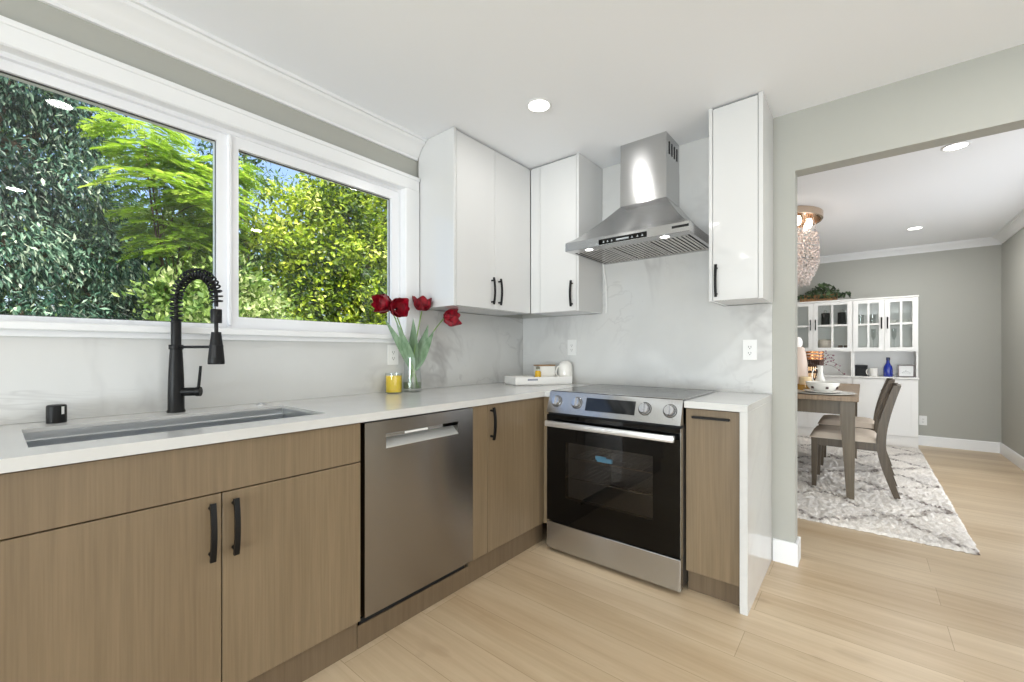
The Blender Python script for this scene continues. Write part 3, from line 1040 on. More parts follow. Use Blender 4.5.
M['petal'] = mat('crimson_petal', (150, 12, 34), 0.45, **{'Subsurface Weight': 0.0})
setcol(M['petal'], ramp(M['petal'], noise(M['petal'], coords(M['petal'], (60, 60, 18)), 1.0, 3), [(0.3, lin(88, 3, 20)), (0.65, lin(164, 12, 38))]))
M['stem'] = mat('tulip_stem', (122, 156, 84), 0.45)
M['tulip_leaf'] = mat('tulip_leaf', (116, 150, 104), 0.5)
setcol(M['tulip_leaf'], ramp(M['tulip_leaf'], noise(M['tulip_leaf'], coords(M['tulip_leaf'], (40, 40, 6)), 1.0, 3), [(0.3, lin(92, 124, 88)), (0.7, lin(142, 166, 138))]))


def bez(p0, p1, p2, p3, n=14):
    out = []
    for i in range(n+1):
        t = i/n
        out.append(p0*(1-t)**3 + p1*3*t*(1-t)**2 + p2*3*t*t*(1-t) + p3*t**3)
    return out


def petal_mesh(mb, c, axis, spin, L, W, flare, cup):
    """one cupped petal rising from c along axis"""
    axis = axis.normalized()
    u = axis.orthogonal().normalized()
    w = axis.cross(u)
    rad = u*math.cos(spin) + w*math.sin(spin)
    tan = axis.cross(rad)
    def fn(a, b):
        s = b
        wd = W*max(0.02, math.sin(PI*(0.10+0.86*s)))**0.55
        x = (a-0.5)*2
        r = 0.004 + cup*math.sin(PI*0.5*min(1, s*1.5)) + flare*max(0, s-0.55)**1.4
        return c + axis*(s*L*(1-0.06*x*x - 0.10*abs(x)**3*s)) + rad*(r - 0.42*wd*x*x) + tan*(x*wd) + rad*(0.002*math.sin(9*s+spin))
    mb.grid(fn, 6, 9)


def leaf_mesh(mb, pts, W, side, fold=0.25):
    n = len(pts)
    v, f = [], []
    for i, p in enumerate(pts):
        t = i/(n-1)
        w = W*(math.sin(PI*(0.12+0.88*t)**0.8)**0.9 if t < 1 else 0.02)
        tg = (pts[min(i+1, n-1)]-pts[max(i-1, 0)]).normalized()
        s = (side - tg*side.dot(tg)).normalized()
        nn = tg.cross(s)
        v += [p - s*w + nn*(w*fold), p, p + s*w + nn*(w*fold)]
    for i in range(n-1):
        for k in range(2):
            f.append((3*i+k, 3*i+k+1, 3*i+k+4, 3*i+k+3))
    mb.add(v, f)


def tulip(foot, head, axis, leaves, label, L=0.056, W=0.027, flare=0.02, cup=0.026):
    t = thing('tulip', foot, label, 'tulip', 'red tulips in the vase')
    foot, head, axis = Vector(foot), Vector(head), Vector(axis).normalized()
    mid = Vector((VC.x + (foot.x-VC.x)*-0.2, VC.y, CT+0.17))
    pts = bez(foot, foot.lerp(mid, 0.7), mid + (head-mid)*0.35 + Vector((0, 0, 0.04)), head - axis*0.004)
    obj('stem', MB().tube(pts, [0.0036]*len(pts), 8), M['stem'], t)
    fl = MB()
    for k in range(6):
        petal_mesh(fl, head, axis, 2*PI*k/6 + (0.1 if k % 2 else 0), L*(1 if k % 2 else 0.94), W, flare*(1.0 if k % 2 else 0.6), cup*(1 if k % 2 else 0.86))
    b = obj('blossom', fl, M['petal'], t, angle=60, fix=False)
    st_ = MB()
    for k in range(6):
        a = 2*PI*k/6
        u = axis.orthogonal().normalized()
        w = axis.cross(u)
        st_.tube([head + axis*0.006, head + axis*0.028 + (u*math.cos(a)+w*math.sin(a))*0.006], 0.0015, 5)
    obj('stamen', st_, M['rubber'], b)
    for (q1, q2, q3, W2) in leaves:
        lf = MB()
        p0 = Vector((VC.x, VC.y, CT+0.13))
        leaf_mesh(lf, bez(p0, p0.lerp(Vector(q1), 0.6), Vector(q2), Vector(q3), 16), W2, Vector((0.634, -0.773, 0)))
        obj('leaf', lf, M['tulip_leaf'], t, angle=60, fix=False)
    return t


R2 = Vector((0.634, -0.773, 0))                # across the view
F2 = Vector((0.773, 0.634, 0))
def vp(r, u, d=0.0):
    """a point near the vase: r along the wall, u above the counter, d towards the wall"""
    return Vector((VC.x + 1.2*r, VC.y + 0.7*d, CT + u))
tulip(vp(0.024, 0.024, 0.01), vp(-0.122, 0.488, 0.02), (-0.75, -0.12, 0.12), [(vp(-0.04, 0.24), vp(-0.09, 0.30), vp(-0.150, 0.42, 0.02), 0.026)],
      'red tulip leaning furthest left, half behind its neighbour', L=0.094, W=0.048, flare=0.016, cup=0.046)
tulip(vp(0.026, 0.024, -0.02), vp(-0.122, 0.466, -0.050), (-0.10, -0.85, 0.10), [(vp(-0.04, 0.22, -0.04), vp(-0.06, 0.28, -0.04), vp(-0.105, 0.40, -0.03), 0.030)],
      'red tulip second from left, its open cup facing the room', L=0.088, W=0.048, flare=0.035, cup=0.044)
tulip(vp(-0.022, 0.024, 0.0), vp(0.058, 0.478, 0.0), (0.04, -0.10, 1.0), [(vp(0.0, 0.24, 0.01), vp(0.015, 0.30, 0.01), vp(0.012, 0.43, 0.015), 0.032), (vp(0.03, 0.22, 0.02), vp(0.08, 0.28, 0.02), vp(0.108, 0.40, 0.02), 0.036)],
      'tallest red tulip standing upright in the middle of the vase', L=0.084, W=0.050, flare=0.058, cup=0.050)
tulip(vp(-0.026, 0.024, -0.012), vp(0.200, 0.440, -0.01), (0.80, -0.30, 0.12), [(vp(0.04, 0.20, -0.03), vp(0.07, 0.27, -0.03), vp(0.125, 0.36, -0.02), 0.034)],
      'red tulip leaning far to the right on a long bent stem', L=0.098, W=0.050, flare=0.022, cup=0.048)

# white tray in the corner with three things on it
ty = thing('serving_tray', (-0.25, -0.34, CT), 'white wooden tray with a cut-out handle standing in the counter corner', 'tray')
ta, tb = Vector((-0.490, -0.32, CT)), Vector((-0.110, -0.53, CT))
tx = (tb-ta).normalized()
tn = Vector((-tx.y, tx.x, 0))
tz = Vector((0, 0, 1))
TW, TD = (tb-ta).length, 0.205
tc_ = ta + tx*TW/2 + tn*TD/2
m = MB().obox(tc_ + tz*0.006, tx, tn, tz, TW/2, TD/2, 0.005)
hw = 0.034
for s in (-1, 1):
    m.obox(tc_ + tn*(s*(TD/2-0.005)) + tz*0.0295, tx, tn, tz, TW/2, 0.005, 0.0285)
    m.obox(tc_ + tx*(s*(TW/2-0.005)) + tz*0.0295, tx, tn, tz, 0.005, TD/2-0.010, 0.0285)
obj('tray_body', m, M['white_wood'], ty)
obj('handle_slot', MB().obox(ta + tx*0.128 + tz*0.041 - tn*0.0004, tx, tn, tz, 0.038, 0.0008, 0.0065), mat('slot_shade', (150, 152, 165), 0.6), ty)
def on_tray(t, d=0.0):
    p = Vector((-0.442, -0.2325, CT+0.0115)).lerp(Vector((-0.062, -0.4425, CT+0.0115)), t)
    return p + tn*d
q = on_tray(0.46, -0.03)
bo = thing('oil_bottle', q, 'small bottle of yellow oil with a grey cap on the white tray', 'bottle')
obj('oil', MB().lathe([(0, 0.003), (0.021, 0.003), (0.022, 0.007), (0.022, 0.075), (0.016, 0.088), (0, 0.088)], q, 20), mat('yellow_oil', (228, 178, 28), 0.1), bo)
obj('bottle_glass', MB().lathe([(0, 0), (0.023, 0), (0.0245, 0.003), (0.0245, 0.078), (0.015, 0.094), (0.012, 0.104)], q, 20), M['clear'], bo)
obj('cap', MB().lathe([(0.013, 0.098), (0.0145, 0.098), (0.0145, 0.112), (0.012, 0.116), (0, 0.116)], q, 20), mat('grey_cap', (120, 118, 100), 0.4), bo)
q = on_tray(0.66, 0.035)
cb_ = thing('canister', q, 'square white canister with a brown wooden lid on the tray, behind the oil bottle', 'canister')
m = MB().box(-0.072, 0.062, -0.04, 0.04, 0, 0.118, 0.006)
def place(mb, q, ax=tx):
    an = Vector((-ax.y, ax.x, 0))
    mb.v = [tuple(q + ax*p[0] + an*p[1] + tz*p[2]) for p in mb.v]
    return mb
obj('canister_body', place(m, q), M['ceramic'], cb_)
obj('canister_lid', place(MB().box(-0.074, 0.064, -0.042, 0.042, 0.1182, 0.127, 0.002), q), mat('brown_lid', (150, 118, 82), 0.5), cb_)
q = on_tray(1.0, 0.0)
kt = thing('creamer_jug', q, 'rounded white ceramic jug with a side handle at the right of the tray', 'jug')
obj('jug_body', MB().lathe([(0, 0), (0.046, 0), (0.051, 0.004), (0.053, 0.05), (0.052, 0.11), (0.046, 0.135), (0.030, 0.150), (0.012, 0.156), (0, 0.157)], q, 28), M['ceramic'], kt)
hp = [q + tx*-0.048 + tz*0.115, q + tx*-0.070 + tz*0.112, q + tx*-0.082 + tz*0.085, q + tx*-0.078 + tz*0.055, q + tx*-0.05 + tz*0.036]
obj('jug_handle', MB().tube(bez(hp[0], hp[1]+tz*0.01, hp[3]-tx*0.02, hp[4]), 0.0055, 8), M['ceramic'], kt)

# ------------------------------------------------------------------ dining room: rug
def rug():
    x0, x1, y0, y1 = 0.80, 4.12, -2.635, -0.25
    m = MB()
    nx, ny = 290, 210
    xs = np.linspace(x0, x1, nx+1)
    ys = np.linspace(y0, y1, ny+1)
    hgt = 0.016 + rng.uniform(-0.011, 0.012, (nx+1, ny+1))
    jx = rng.uniform(-0.004, 0.004, (nx+1, ny+1))
    jy = rng.uniform(-0.004, 0.004, (nx+1, ny+1))
    edge = np.zeros((nx+1, ny+1))
    edge[0, :] = edge[-1, :] = edge[:, 0] = edge[:, -1] = 1
    hgt[edge == 1] = 0.002
    jx[0, :] += rng.uniform(-0.008, 0.006, ny+1)
    jy[:, 0] += rng.uniform(-0.008, 0.006, nx+1)
    v = [(xs[i]+jx[i, j], ys[j]+jy[i, j], hgt[i, j]) for i in range(nx+1) for j in range(ny+1)]
    f = [(i*(ny+1)+j, (i+1)*(ny+1)+j, (i+1)*(ny+1)+j+1, i*(ny+1)+j+1) for i in range(nx) for j in range(ny)]
    m.add(v, f)
    mt = mat('shag_rug', (226, 220, 210), 0.95)
    t, n, l, b = nodes(mt)
    nz = n.new('ShaderNodeTexNoise')
    nz.inputs['Scale'].default_value = 5.0
    nz.inputs['Detail'].default_value = 4
    tc = n.new('ShaderNodeTexCoord')
    l.new(tc.outputs['Object'], nz.inputs['Vector'])
    ad = n.new('ShaderNodeVectorMath')
    ad.operation = 'MULTIPLY_ADD'
    ad.inputs[1].default_value = (0.22, 0.22, 0)
    l.new(nz.outputs['Color'], ad.inputs[0])
    l.new(tc.outputs['Object'], ad.inputs[2])
    s = n.new('ShaderNodeSeparateXYZ')
    l.new(ad.outputs['Vector'], s.inputs['Vector'])
    u = math_(mt, 'MULTIPLY', math_(mt, 'ADD', s.outputs['X'], s.outputs['Y']), 1.35)
    w = math_(mt, 'MULTIPLY', math_(mt, 'SUBTRACT', s.outputs['X'], s.outputs['Y']), 1.35)
    def line(q):
        fr_ = math_(mt, 'ABSOLUTE', math_(mt, 'SUBTRACT', math_(mt, 'FRACT', q), 0.5))
        return math_(mt, 'SUBTRACT', 1.0, math_(mt, 'MULTIPLY', fr_, 15.0), clamp=True)
    ln = math_(mt, 'MAXIMUM', line(u), line(w))
    sm = noise(mt, tc.outputs['Object'], 26, 3)
    ln = math_(mt, 'MULTIPLY', ln, math_(mt, 'MULTIPLY', math_(mt, 'SUBTRACT', sm, 0.30), 3.2, clamp=True))
    cl = noise(mt, tc.outputs['Object'], 1.6, 3)
    base = ramp(mt, cl, [(0.35, lin(252, 246, 237)), (0.62, lin(232, 227, 221))])
    fine = ramp(mt, noise(mt, tc.outputs['Object'], 110, 2), [(0.36, (0.84, 0.83, 0.82, 1)), (0.6, (1, 1, 1, 1))])
    setcol(mt, mix(mt, 1.0, mix(mt, ln, base, lin(98, 82, 74)), fine, 'MULTIPLY'))
    tag(obj('rug', m, mt, loc=(2.4, -1.4, 0), angle=180), 'cream shag rug with brown diamond lines under the dining table', 'rug')


rug()
RZ = 0.020                                     # things standing on the rug


def taper_leg(mb, c0, s0, c1, s1):
    """square leg from foot centre c0 (half size s0) to top c1 (half size s1)"""
    v = []
    for c, s in ((c0, s0), (c1, s1)):
        v += [(c[0]-s, c[1]-s, c[2]), (c[0]+s, c[1]-s, c[2]), (c[0]+s, c[1]+s, c[2]), (c[0]-s, c[1]+s, c[2])]
    mb.add(v, [(3, 2, 1, 0), (4, 5, 6, 7), (0, 1, 5, 4), (1, 2, 6, 5), (2, 3, 7, 6), (3, 0, 4, 7)])
    return mb


# dining table
TX0, TX1, TY0, TY1, TT = 1.415, 3.12, -2.10, -1.10, 0.802
dt = thing('dining_table', (2.27, -1.6, RZ), 'weathered brown wood dining table on tapered legs, on the rug', 'table')
m = MB()
for k in range(5):
    ya = TY0 + (TY1-TY0)*k/5
    m.box(TX0+0.12, TX1-0.12, ya+0.0008, ya+(TY1-TY0)/5-0.0008, TT-0.036, TT, 0.0015)
m.box(TX0, TX0+0.119, TY0, TY1, TT-0.036, TT, 0.003).box(TX1-0.119, TX1, TY0, TY1, TT-0.036, TT, 0.003)
obj('tabletop', m, M['table_top'], dt)
ap_ = MB().ring((TX0+0.06, TX1-0.06, TY0+0.06, TY1-0.06), (TX0+0.085, TX1-0.085, TY0+0.085, TY1-0.085), 'z', TT-0.145, TT-0.037)
obj('apron', ap_, M['table_wood'], dt)
for sx in (0, 1):
    for sy in (0, 1):
        x = TX0+0.068 if sx == 0 else TX1-0.068
        y = TY0+0.068 if sy == 0 else TY1-0.068
        ox = -1 if sx == 0 else 1
        oy = -1 if sy == 0 else 1
        m = taper_leg(MB(), (x+ox*0.018, y+oy*0.018, RZ), 0.024, (x, y, TT-0.16), 0.046)
        m.box(x-0.046, x+0.046, y-0.046, y+0.046, TT-0.16, TT-0.037)
        obj('leg', m, M['table_wood'], dt)

# dining chair (faces +y), built at the origin of its thing
M['linen'] = mat('beige_linen_seat', (206, 192, 176), 0.9)
bump(M['linen'], noise(M['linen'], coords(M['linen']), 420, 2), 0.25, 0.002)


def make_chair(label):
    t = thing('dining_chair', (0, 0, 0), label, 'chair', 'dining chairs at the table')
    w = 0.225
    # seat pad, domed
    def top(a, b):
        x, y = (a-0.5)*2*w, (b-0.5)*2*0.225
        e = (1-abs((a-0.5)*2)**6)*(1-abs((b-0.5)*2)**6)
        return (x*(1-0.06*(1-b)), y+0.01, 0.415 + 0.055*e**0.5 if e > 0 else 0.415)
    m = MB().grid(top, 18, 18)
    m.grid(lambda a, b: ((a-0.5)*2*w*(1-0.06*(1-b)), (b-0.5)*2*0.225+0.01, 0.408), 2, 2)
    for (fa_, fb) in (((0, 0), (1, 0)), ((1, 0), (1, 1)), ((1, 1), (0, 1)), ((0, 1), (0, 0))):
        pa, pb = top(*fa_), top(*fb)
        m.add([pa, pb, (pb[0], pb[1], 0.408), (pa[0], pa[1], 0.408)], [(0, 1, 2, 3)])
    obj('seat', m, M['linen'], t)
    obj('seat_frame', MB().ring((-w+0.012, w-0.012, -0.205, 0.215), (-w+0.036, w-0.036, -0.18, 0.19), 'z', 0.345, 0.4075), M['chair_wood'], t)
    for s in (-1, 1):
        obj('leg', taper_leg(MB(), (s*(w-0.024), 0.205, 0.0), 0.016, (s*(w-0.026), 0.20, 0.407), 0.024), M['chair_wood'], t)
    # rear legs run on as bent back posts
    kz = [0.0, 0.14, 0.27, 0.38, 0.46, 0.58, 0.72, 0.865]
    ky = [-0.318, -0.272, -0.238, -0.222, -0.222, -0.240, -0.274, -0.318]
    kw = [0.020, 0.023, 0.027, 0.030, 0.030, 0.028, 0.026, 0.022]
    zs = np.linspace(0, 0.865, 29)
    sm = lambda a: np.convolve(np.pad(np.interp(zs, kz, a), 2, mode='reflect', reflect_type='odd'), np.ones(5)/5, 'valid')
    prof = [(float(y), float(z)) for y, z in zip(sm(ky), zs)]
    wid = [float(x) for x in sm(kw)]
    for s in (-1, 1):
        x0, x1 = s*(w-0.022)-0.013, s*(w-0.022)+0.013
        v, f = [], []
        for (y, z), h in zip(prof, wid):
            v += [(x0, y-h, z), (x1, y-h, z), (x1, y+h, z), (x0, y+h, z)]
        n = len(prof)
        for i in range(n-1):
            for k in range(4):
                q = (k+1) % 4
                f.append((4*i+k, 4*i+q, 4*i+4+q, 4*i+4+k))
        f += [(0, 1, 2, 3), (4*n-4, 4*n-3, 4*n-2, 4*n-1)]
        obj('rear_leg', MB().add(v, f), M['chair_wood'], t)
    def bow(z0, z1, yb, th=0.011, lean=0.0):
        mm = MB()
        n = 10
        v, f = [], []
        for i in range(n+1):
            x = -w+0.03 + (2*w-0.06)*i/n
            c = -0.022*(1-(2*i/n-1)**2)
            v += [(x, yb+c-th, z0), (x, yb+c+th, z0), (x, yb+c+th-lean, z1), (x, yb+c-th-lean, z1)]
        for i in range(n):
            for k in range(4):
                q = (k+1) % 4
                f.append((4*i+k, 4*i+q, 4*i+4+q, 4*i+4+k))
        f += [(0, 1, 2, 3), (4*n, 4*n+1, 4*n+2, 4*n+3)]
        return mm.add(v, f)
    obj('top_rail', bow(0.775, 0.862, -0.292, lean=0.024), M['chair_wood'], t)
    obj('lower_rail', bow(0.545, 0.585, -0.238, lean=0.008), M['chair_wood'], t)
    sl = MB()
    for k in range(3):
        x = (k-1)*0.105
        c = -0.022*(1-(x/w)**2)
        sl.prism([(-0.243+c, 0.58), (-0.231+c, 0.58), (-0.282+c, 0.78), (-0.294+c, 0.78)], 'x', x-0.028, x+0.028)
        obj('splat', sl, M['chair_wood'], t)
        sl = MB()
    return t


ch1 = make_chair('dining chair with beige seat nearest the kitchen, at the table side')
ch2 = dup(ch1, (2.70, -2.01, RZ), 'dining chair with beige seat further along the table, half hidden behind the near chair')
ch1.location = (1.885, -2.01, RZ)

# ------------------------------------------------------------------ things on the dining table
def top_at(x, y, dz=0.0):
    return (x, y, TT+0.0005+dz)
PC = (1.64, -1.865)
tag(obj('charger_plate', MB().lathe([(0, 0), (0.15, 0), (0.20, 0.004), (0.215, 0.010), (0.213, 0.0125), (0.15, 0.006), (0, 0.005)], top_at(*PC), 40), M['ceramic'], loc=top_at(*PC)),
    'wide white charger plate under the bowl at the table corner', 'plate', 'place setting')
tag(obj('dinner_plate', MB().lathe([(0, 0), (0.085, 0), (0.12, 0.008), (0.135, 0.016), (0.133, 0.0185), (0.085, 0.005), (0, 0.004)], top_at(*PC, 0.0065), 40), M['ceramic'], loc=top_at(*PC, 0.0065)),
    'white dinner plate between the charger and the bowl on the table', 'plate', 'place setting')
q = top_at(*PC, 0.0115)
bl = thing('soup_bowl', q, 'white bowl with small dark dots stacked on the plates at the table corner', 'bowl')
obj('bowl_body', MB().lathe([(0, 0), (0.05, 0), (0.055, 0.004), (0.095, 0.03), (0.112, 0.062), (0.116, 0.082), (0.112, 0.082), (0.106, 0.062), (0.088, 0.032), (0.05, 0.010), (0, 0.008)], q, 36), M['ceramic'], bl)
dt_ = MB()
for a in (3.5, 4.4, 2.5, 5.4):
    n = Vector((math.cos(a), math.sin(a), 0))
    dt_.obox(Vector(q) + n*0.1015 + tz*0.040, n.cross(tz), n, tz, 0.009, 0.006, 0.009)
obj('dots', dt_, mat('dark_dots', (70, 50, 46), 0.4), bl)

q = top_at(1.80, -1.735)
jc = thing('jar_candle', q, 'pale pillar candle in an amber glass cup at the wall edge of the table', 'candle')
obj('cup', MB().lathe([(0, 0), (0.056, 0), (0.061, 0.004), (0.061, 0.058), (0.059, 0.058), (0.058, 0.008), (0, 0.006)], q, 28), mat('amber_glass', (226, 178, 92), 0.08, **{'Transmission Weight': 0.4}), jc)
obj('pillar', MB().lathe([(0, 0.007), (0.045, 0.007), (0.045, 0.118), (0.04, 0.124), (0, 0.122)], q, 28), mat('cream_wax', (248, 222, 178), 0.5, **{'Subsurface Weight': 0.1}), jc)

q = top_at(1.885, -1.835)
pv = thing('bud_pitcher', q, 'slim white pitcher holding a sprig of magenta buds behind the bowl', 'vase')
obj('pitcher_body', MB().lathe([(0, 0), (0.034, 0), (0.040, 0.006), (0.046, 0.04), (0.042, 0.08), (0.026, 0.125), (0.018, 0.17), (0.022, 0.215), (0.0245, 0.222), (0.021, 0.222), (0.015, 0.17), (0.02, 0.12), (0, 0.10)], q, 24), M['ceramic'], pv)
Q = Vector(q)
obj('pitcher_handle', MB().tube(bez(Q - R2*0.022 + tz*0.195, Q - R2*0.085 + tz*0.215, Q - R2*0.085 + tz*0.085, Q - R2*0.043 + tz*0.07), 0.0055, 8), M['ceramic'], pv)
sg = thing('flower_sprig', Q + tz*0.15, 'arching sprig of small magenta and white blossoms in the white pitcher', 'flowers')
tw, bd = MB(), MB()
for k in range(6):
    tip = Q + R2*(0.03 + 0.035*k) + tz*(0.345 - 0.018*k*k*0.45) + F2*random.uniform(-0.05, 0.05)
    if k == 0:
        tip = Q - R2*0.02 + tz*0.34
    pts = bez(Q + tz*0.15, Q + tz*0.26, tip.lerp(Q + tz*0.36, 0.5), tip, 10)
    tw.tube(pts, 0.0016, 5)
    for j in (5, 7, 9, 10):
        c = pts[j] + Vector((random.uniform(-.012, .012), random.uniform(-.012, .012), random.uniform(-.01, .014)))
        bd.lathe([(0, -0.006), (0.005, -0.003), (0.0065, 0.002), (0.004, 0.006), (0, 0.007)], c, 7)
obj('twig', tw, mat('twig_brown', (120, 96, 90), 0.7), sg)
obj('buds', bd, mat('magenta_bud', (138, 84, 106), 0.6), sg)

q = top_at(2.29, -1.745)
ln_ = thing('basket_lantern', q, 'dark woven basket lantern with a glowing copper rim on the table', 'lantern')
m = MB()
nst = 30
for k in range(nst):
    a = 2*PI*k/nst
    r0, r1 = 0.062, 0.090
    p0 = Q0 = Vector((q[0]+r0*math.cos(a), q[1]+r0*math.sin(a), q[2]+0.01))
    p1 = Vector((q[0]+r1*math.cos(a+0.12), q[1]+r1*math.sin(a+0.12), q[2]+0.265))
    m.tube([p0, p0.lerp(p1, 0.5), p1], 0.0058, 6)
for zz in (0.0, 0.07, 0.14, 0.20):
    r = 0.062 + 0.028*zz/0.265
    m.lathe([(r-0.004, zz), (r+0.008, zz), (r+0.008, zz+0.022), (r-0.004, zz+0.022)], q, 30)
m.lathe([(0, 0), (0.064, 0), (0.064, 0.008), (0, 0.008)], q, 30)
obj('basket', m, mat('dark_wicker', (62, 42, 30), 0.6), ln_)
m = MB()
for zz in (0.268, 0.296, 0.326):
    m.lathe([(0.086, zz), (0.094, zz), (0.096, zz+0.008), (0.096, zz+0.016), (0.092, zz+0.022), (0.086, zz+0.022)], q, 30)
obj('copper_rim', m, mat('copper', (226, 160, 110), 0.25, 1.0), ln_)
obj('inner_glow', MB().lathe([(0, 0.05), (0.03, 0.05), (0.036, 0.10), (0.03, 0.2), (0, 0.22)], q, 16), M['flame'], ln_)

q = top_at(1.945, -1.668)
bv = thing('blush_vase', q, 'tall blush vase with a white top half hidden by the wall end', 'vase')
obj('vase_body', MB().lathe([(0, 0), (0.06, 0), (0.066, 0.006), (0.075, 0.12), (0.070, 0.24), (0.058, 0.33), (0.046, 0.375), (0.042, 0.385), (0, 0.38)], q, 28), mat('blush_ceramic', (226, 206, 192), 0.3), bv)
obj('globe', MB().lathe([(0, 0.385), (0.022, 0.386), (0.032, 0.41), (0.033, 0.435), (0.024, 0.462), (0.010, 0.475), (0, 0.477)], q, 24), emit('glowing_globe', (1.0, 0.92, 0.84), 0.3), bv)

# ------------------------------------------------------------------ chandelier
cx_, cy_ = 2.085, -1.473
cl = thing('chandelier', (cx_, cy_, H), 'round crystal chandelier hanging in strands over the dining table', 'chandelier')
m = MB().lathe([(0, -0.001), (0.366, -0.001), (0.372, -0.005), (0.372, -0.062), (0.366, -0.068), (0.355, -0.064), (0.35, -0.022), (0, -0.022)], (cx_, cy_, H), 56)
obj('canopy_plate', m, M['champagne'], cl)
for k in range(10):
    a = 2*PI*k/10 + 0.2
    p = (cx_+0.27*math.cos(a), cy_+0.27*math.sin(a), H-0.022)
    s = obj('lamp_holder', MB().lathe([(0.024, 0), (0.028, -0.004), (0.028, -0.045), (0.02, -0.045)], p, 16), M['champagne'], cl)
    obj('bulb', MB().lathe([(0, -0.125), (0.016, -0.118), (0.026, -0.095), (0.026, -0.075), (0.016, -0.044), (0, -0.043)], p, 14), M['bulb'], s)
def strand(a, r0, r1, r2, z0, z1, z2, ph):
    """a string of beads: straight from z0 to z1, then drawn in to r2 at z2"""
    m = MB()
    P = lambda r, z: (cx_+r*math.cos(a), cy_+r*math.sin(a), H+z)
    m.tube([P(r0*0.9, -0.022), P(r0, z0), P(r1, z1), P(r2, z2)], 0.0012, 4)
    z = z0 - ph
    while z > z2:
        r = r0 + (r1-r0)*(z0-z)/(z0-z1) if z > z1 else r1 + (r2-r1)*((z1-z)/(z1-z2))**1.6
        m.lathe([(0, -0.021), (0.0175, -0.004), (0.0175, 0.004), (0, 0.021)], P(r, z), 6)
        z -= 0.046
    m.lathe([(0, -0.040), (0.015, -0.020), (0.010, -0.004), (0, 0.004)], P(r2, z2), 6)
    return m
for k in range(48):
    a = 2*PI*k/48
    obj('crystal_strand', strand(a, 0.325, 0.335, 0.265, -0.20, -0.44, -0.63 + 0.02*(k % 2), 0.023*(k % 2)), M['crystal'], cl)
for k in range(22):
    a = 2*PI*k/22 + 0.07
    obj('crystal_strand', strand(a, 0.21, 0.21, 0.17, -0.18, -0.46, -0.67, 0.018*(k % 2)), M['crystal'], cl)
for zz in (-0.195, -0.325, -0.445):
    obj('crystal_hoop', MB().lathe([(0.332, zz), (0.338, zz), (0.338, zz-0.008), (0.332, zz-0.008), (0.332, zz)], (cx_, cy_, H), 48), M['chrome'], cl)
lamp('chandelier_lamp', 'POINT', (cx_, cy_, H-0.30), 4, (1.0, 0.86, 0.74), shadow_soft_size=0.12)


# ------------------------------------------------------------------ hutch: two units side by side
HXF, HXB = 4.20, 4.498
HZC, HZU, HZT = 0.836, 1.148, 1.812


def make_hutch(y0, y1, label):
    """y0 < y1; front at HXF"""
    t = thing('china_cabinet', ((HXF+HXB)/2, (y0+y1)/2, 0), label, 'cabinet', 'white china cabinets')
    g = 0.018
    m = MB()
    m.box(HXF+0.02, HXB, y0, y0+g, 0, HZT-0.02).box(HXF+0.02, HXB, y1-g, y1, 0, HZT-0.02)
    m.box(HXB-0.008, HXB, y0+g, y1-g, 0, HZT-0.02)
    m.box(HXF+0.02, HXB-0.008, y0+g, y1-g, 0.10, 0.118)
    m.box(HXF+0.012, HXF+0.03, y0, y1, 0.0, 0.13)
    m.box(HXF+0.02, HXB-0.008, y0+g, y1-g, HZU, HZU+0.02)
    m.box(HXF-0.004, HXB, y0-0.004 if y0 < -2.5 else y0, y1, HZT-0.02, HZT, 0.003)
    obj('cabinet_body', m, M['white_wood'], t)
    obj('counter', MB().box(HXF-0.012, HXB-0.008, y0-0.006 if y0 < -2.5 else y0+0.0005, y1-0.0005, HZC-0.02, HZC, 0.003), M['white_wood'], t)
    obj('shelf', MB().box(HXF+0.03, HXB-0.009, y0+g, y1-g, 1.474, 1.492), M['white_wood'], t)
    ym = (y0+y1)/2
    for s, (a, b) in ((1, (y0+0.003, ym-0.0015)), (-1, (ym+0.0015, y1-0.003))):
        ia, ib = a+0.050, b-0.050
        za, zb_ = HZU+0.003, HZT-0.024
        m = MB().ring((a, b, za, zb_), (ia, ib, za+0.046, zb_-0.040), 'x', HXF, HXF+0.019)
        yc = (ia+ib)/2
        m.box(HXF+0.002, HXF+0.017, yc-0.011, yc+0.011, za+0.045, zb_-0.039)
        m.box(HXF+0.0025, HXF+0.0165, ia-0.001, ib+0.001, 1.472, 1.496)
        d = obj('glass_door', m, M['white_wood'], t)
        obj('pane', MB().box(HXF+0.009, HXF+0.011, ia-0.004, ib+0.004, za+0.042, zb_-0.036), M['clear'], d)
        yh = b-0.026 if s == 1 else a+0.026
        h = MB().tube([(HXF-0.024, yh, 1.425), (HXF-0.024, yh, 1.565)], 0.0065, 8)
        for zz in (1.432, 1.558):
            h.tube([(HXF-0.024, yh, zz), (HXF+0.001, yh, zz)], 0.006, 8)
        obj('handle', h, M['black'], d)
        m = MB().ring((a, b, 0.134, HZC-0.024), (a+0.055, b-0.055, 0.19, HZC-0.08), 'x', HXF, HXF+0.019)
        m.box(HXF+0.007, HXF+0.015, a+0.054, b-0.054, 0.189, HZC-0.079)
        d = obj('lower_door', m, M['white_wood'], t)
        h = MB().tube([(HXF-0.022, yh, 0.555), (HXF-0.022, yh, 0.68)], 0.006, 8)
        for zz in (0.562, 0.673):
            h.tube([(HXF-0.022, yh, zz), (HXF+0.001, yh, zz)], 0.0055, 8)
        obj('handle', h, M['black'], d)
    return t


make_hutch(-2.629, -2.0235, 'white china cabinet unit at the right, blue bottle in its open shelf')
make_hutch(-2.0225, -1.200, 'white china cabinet unit at the left, under the potted greenery')

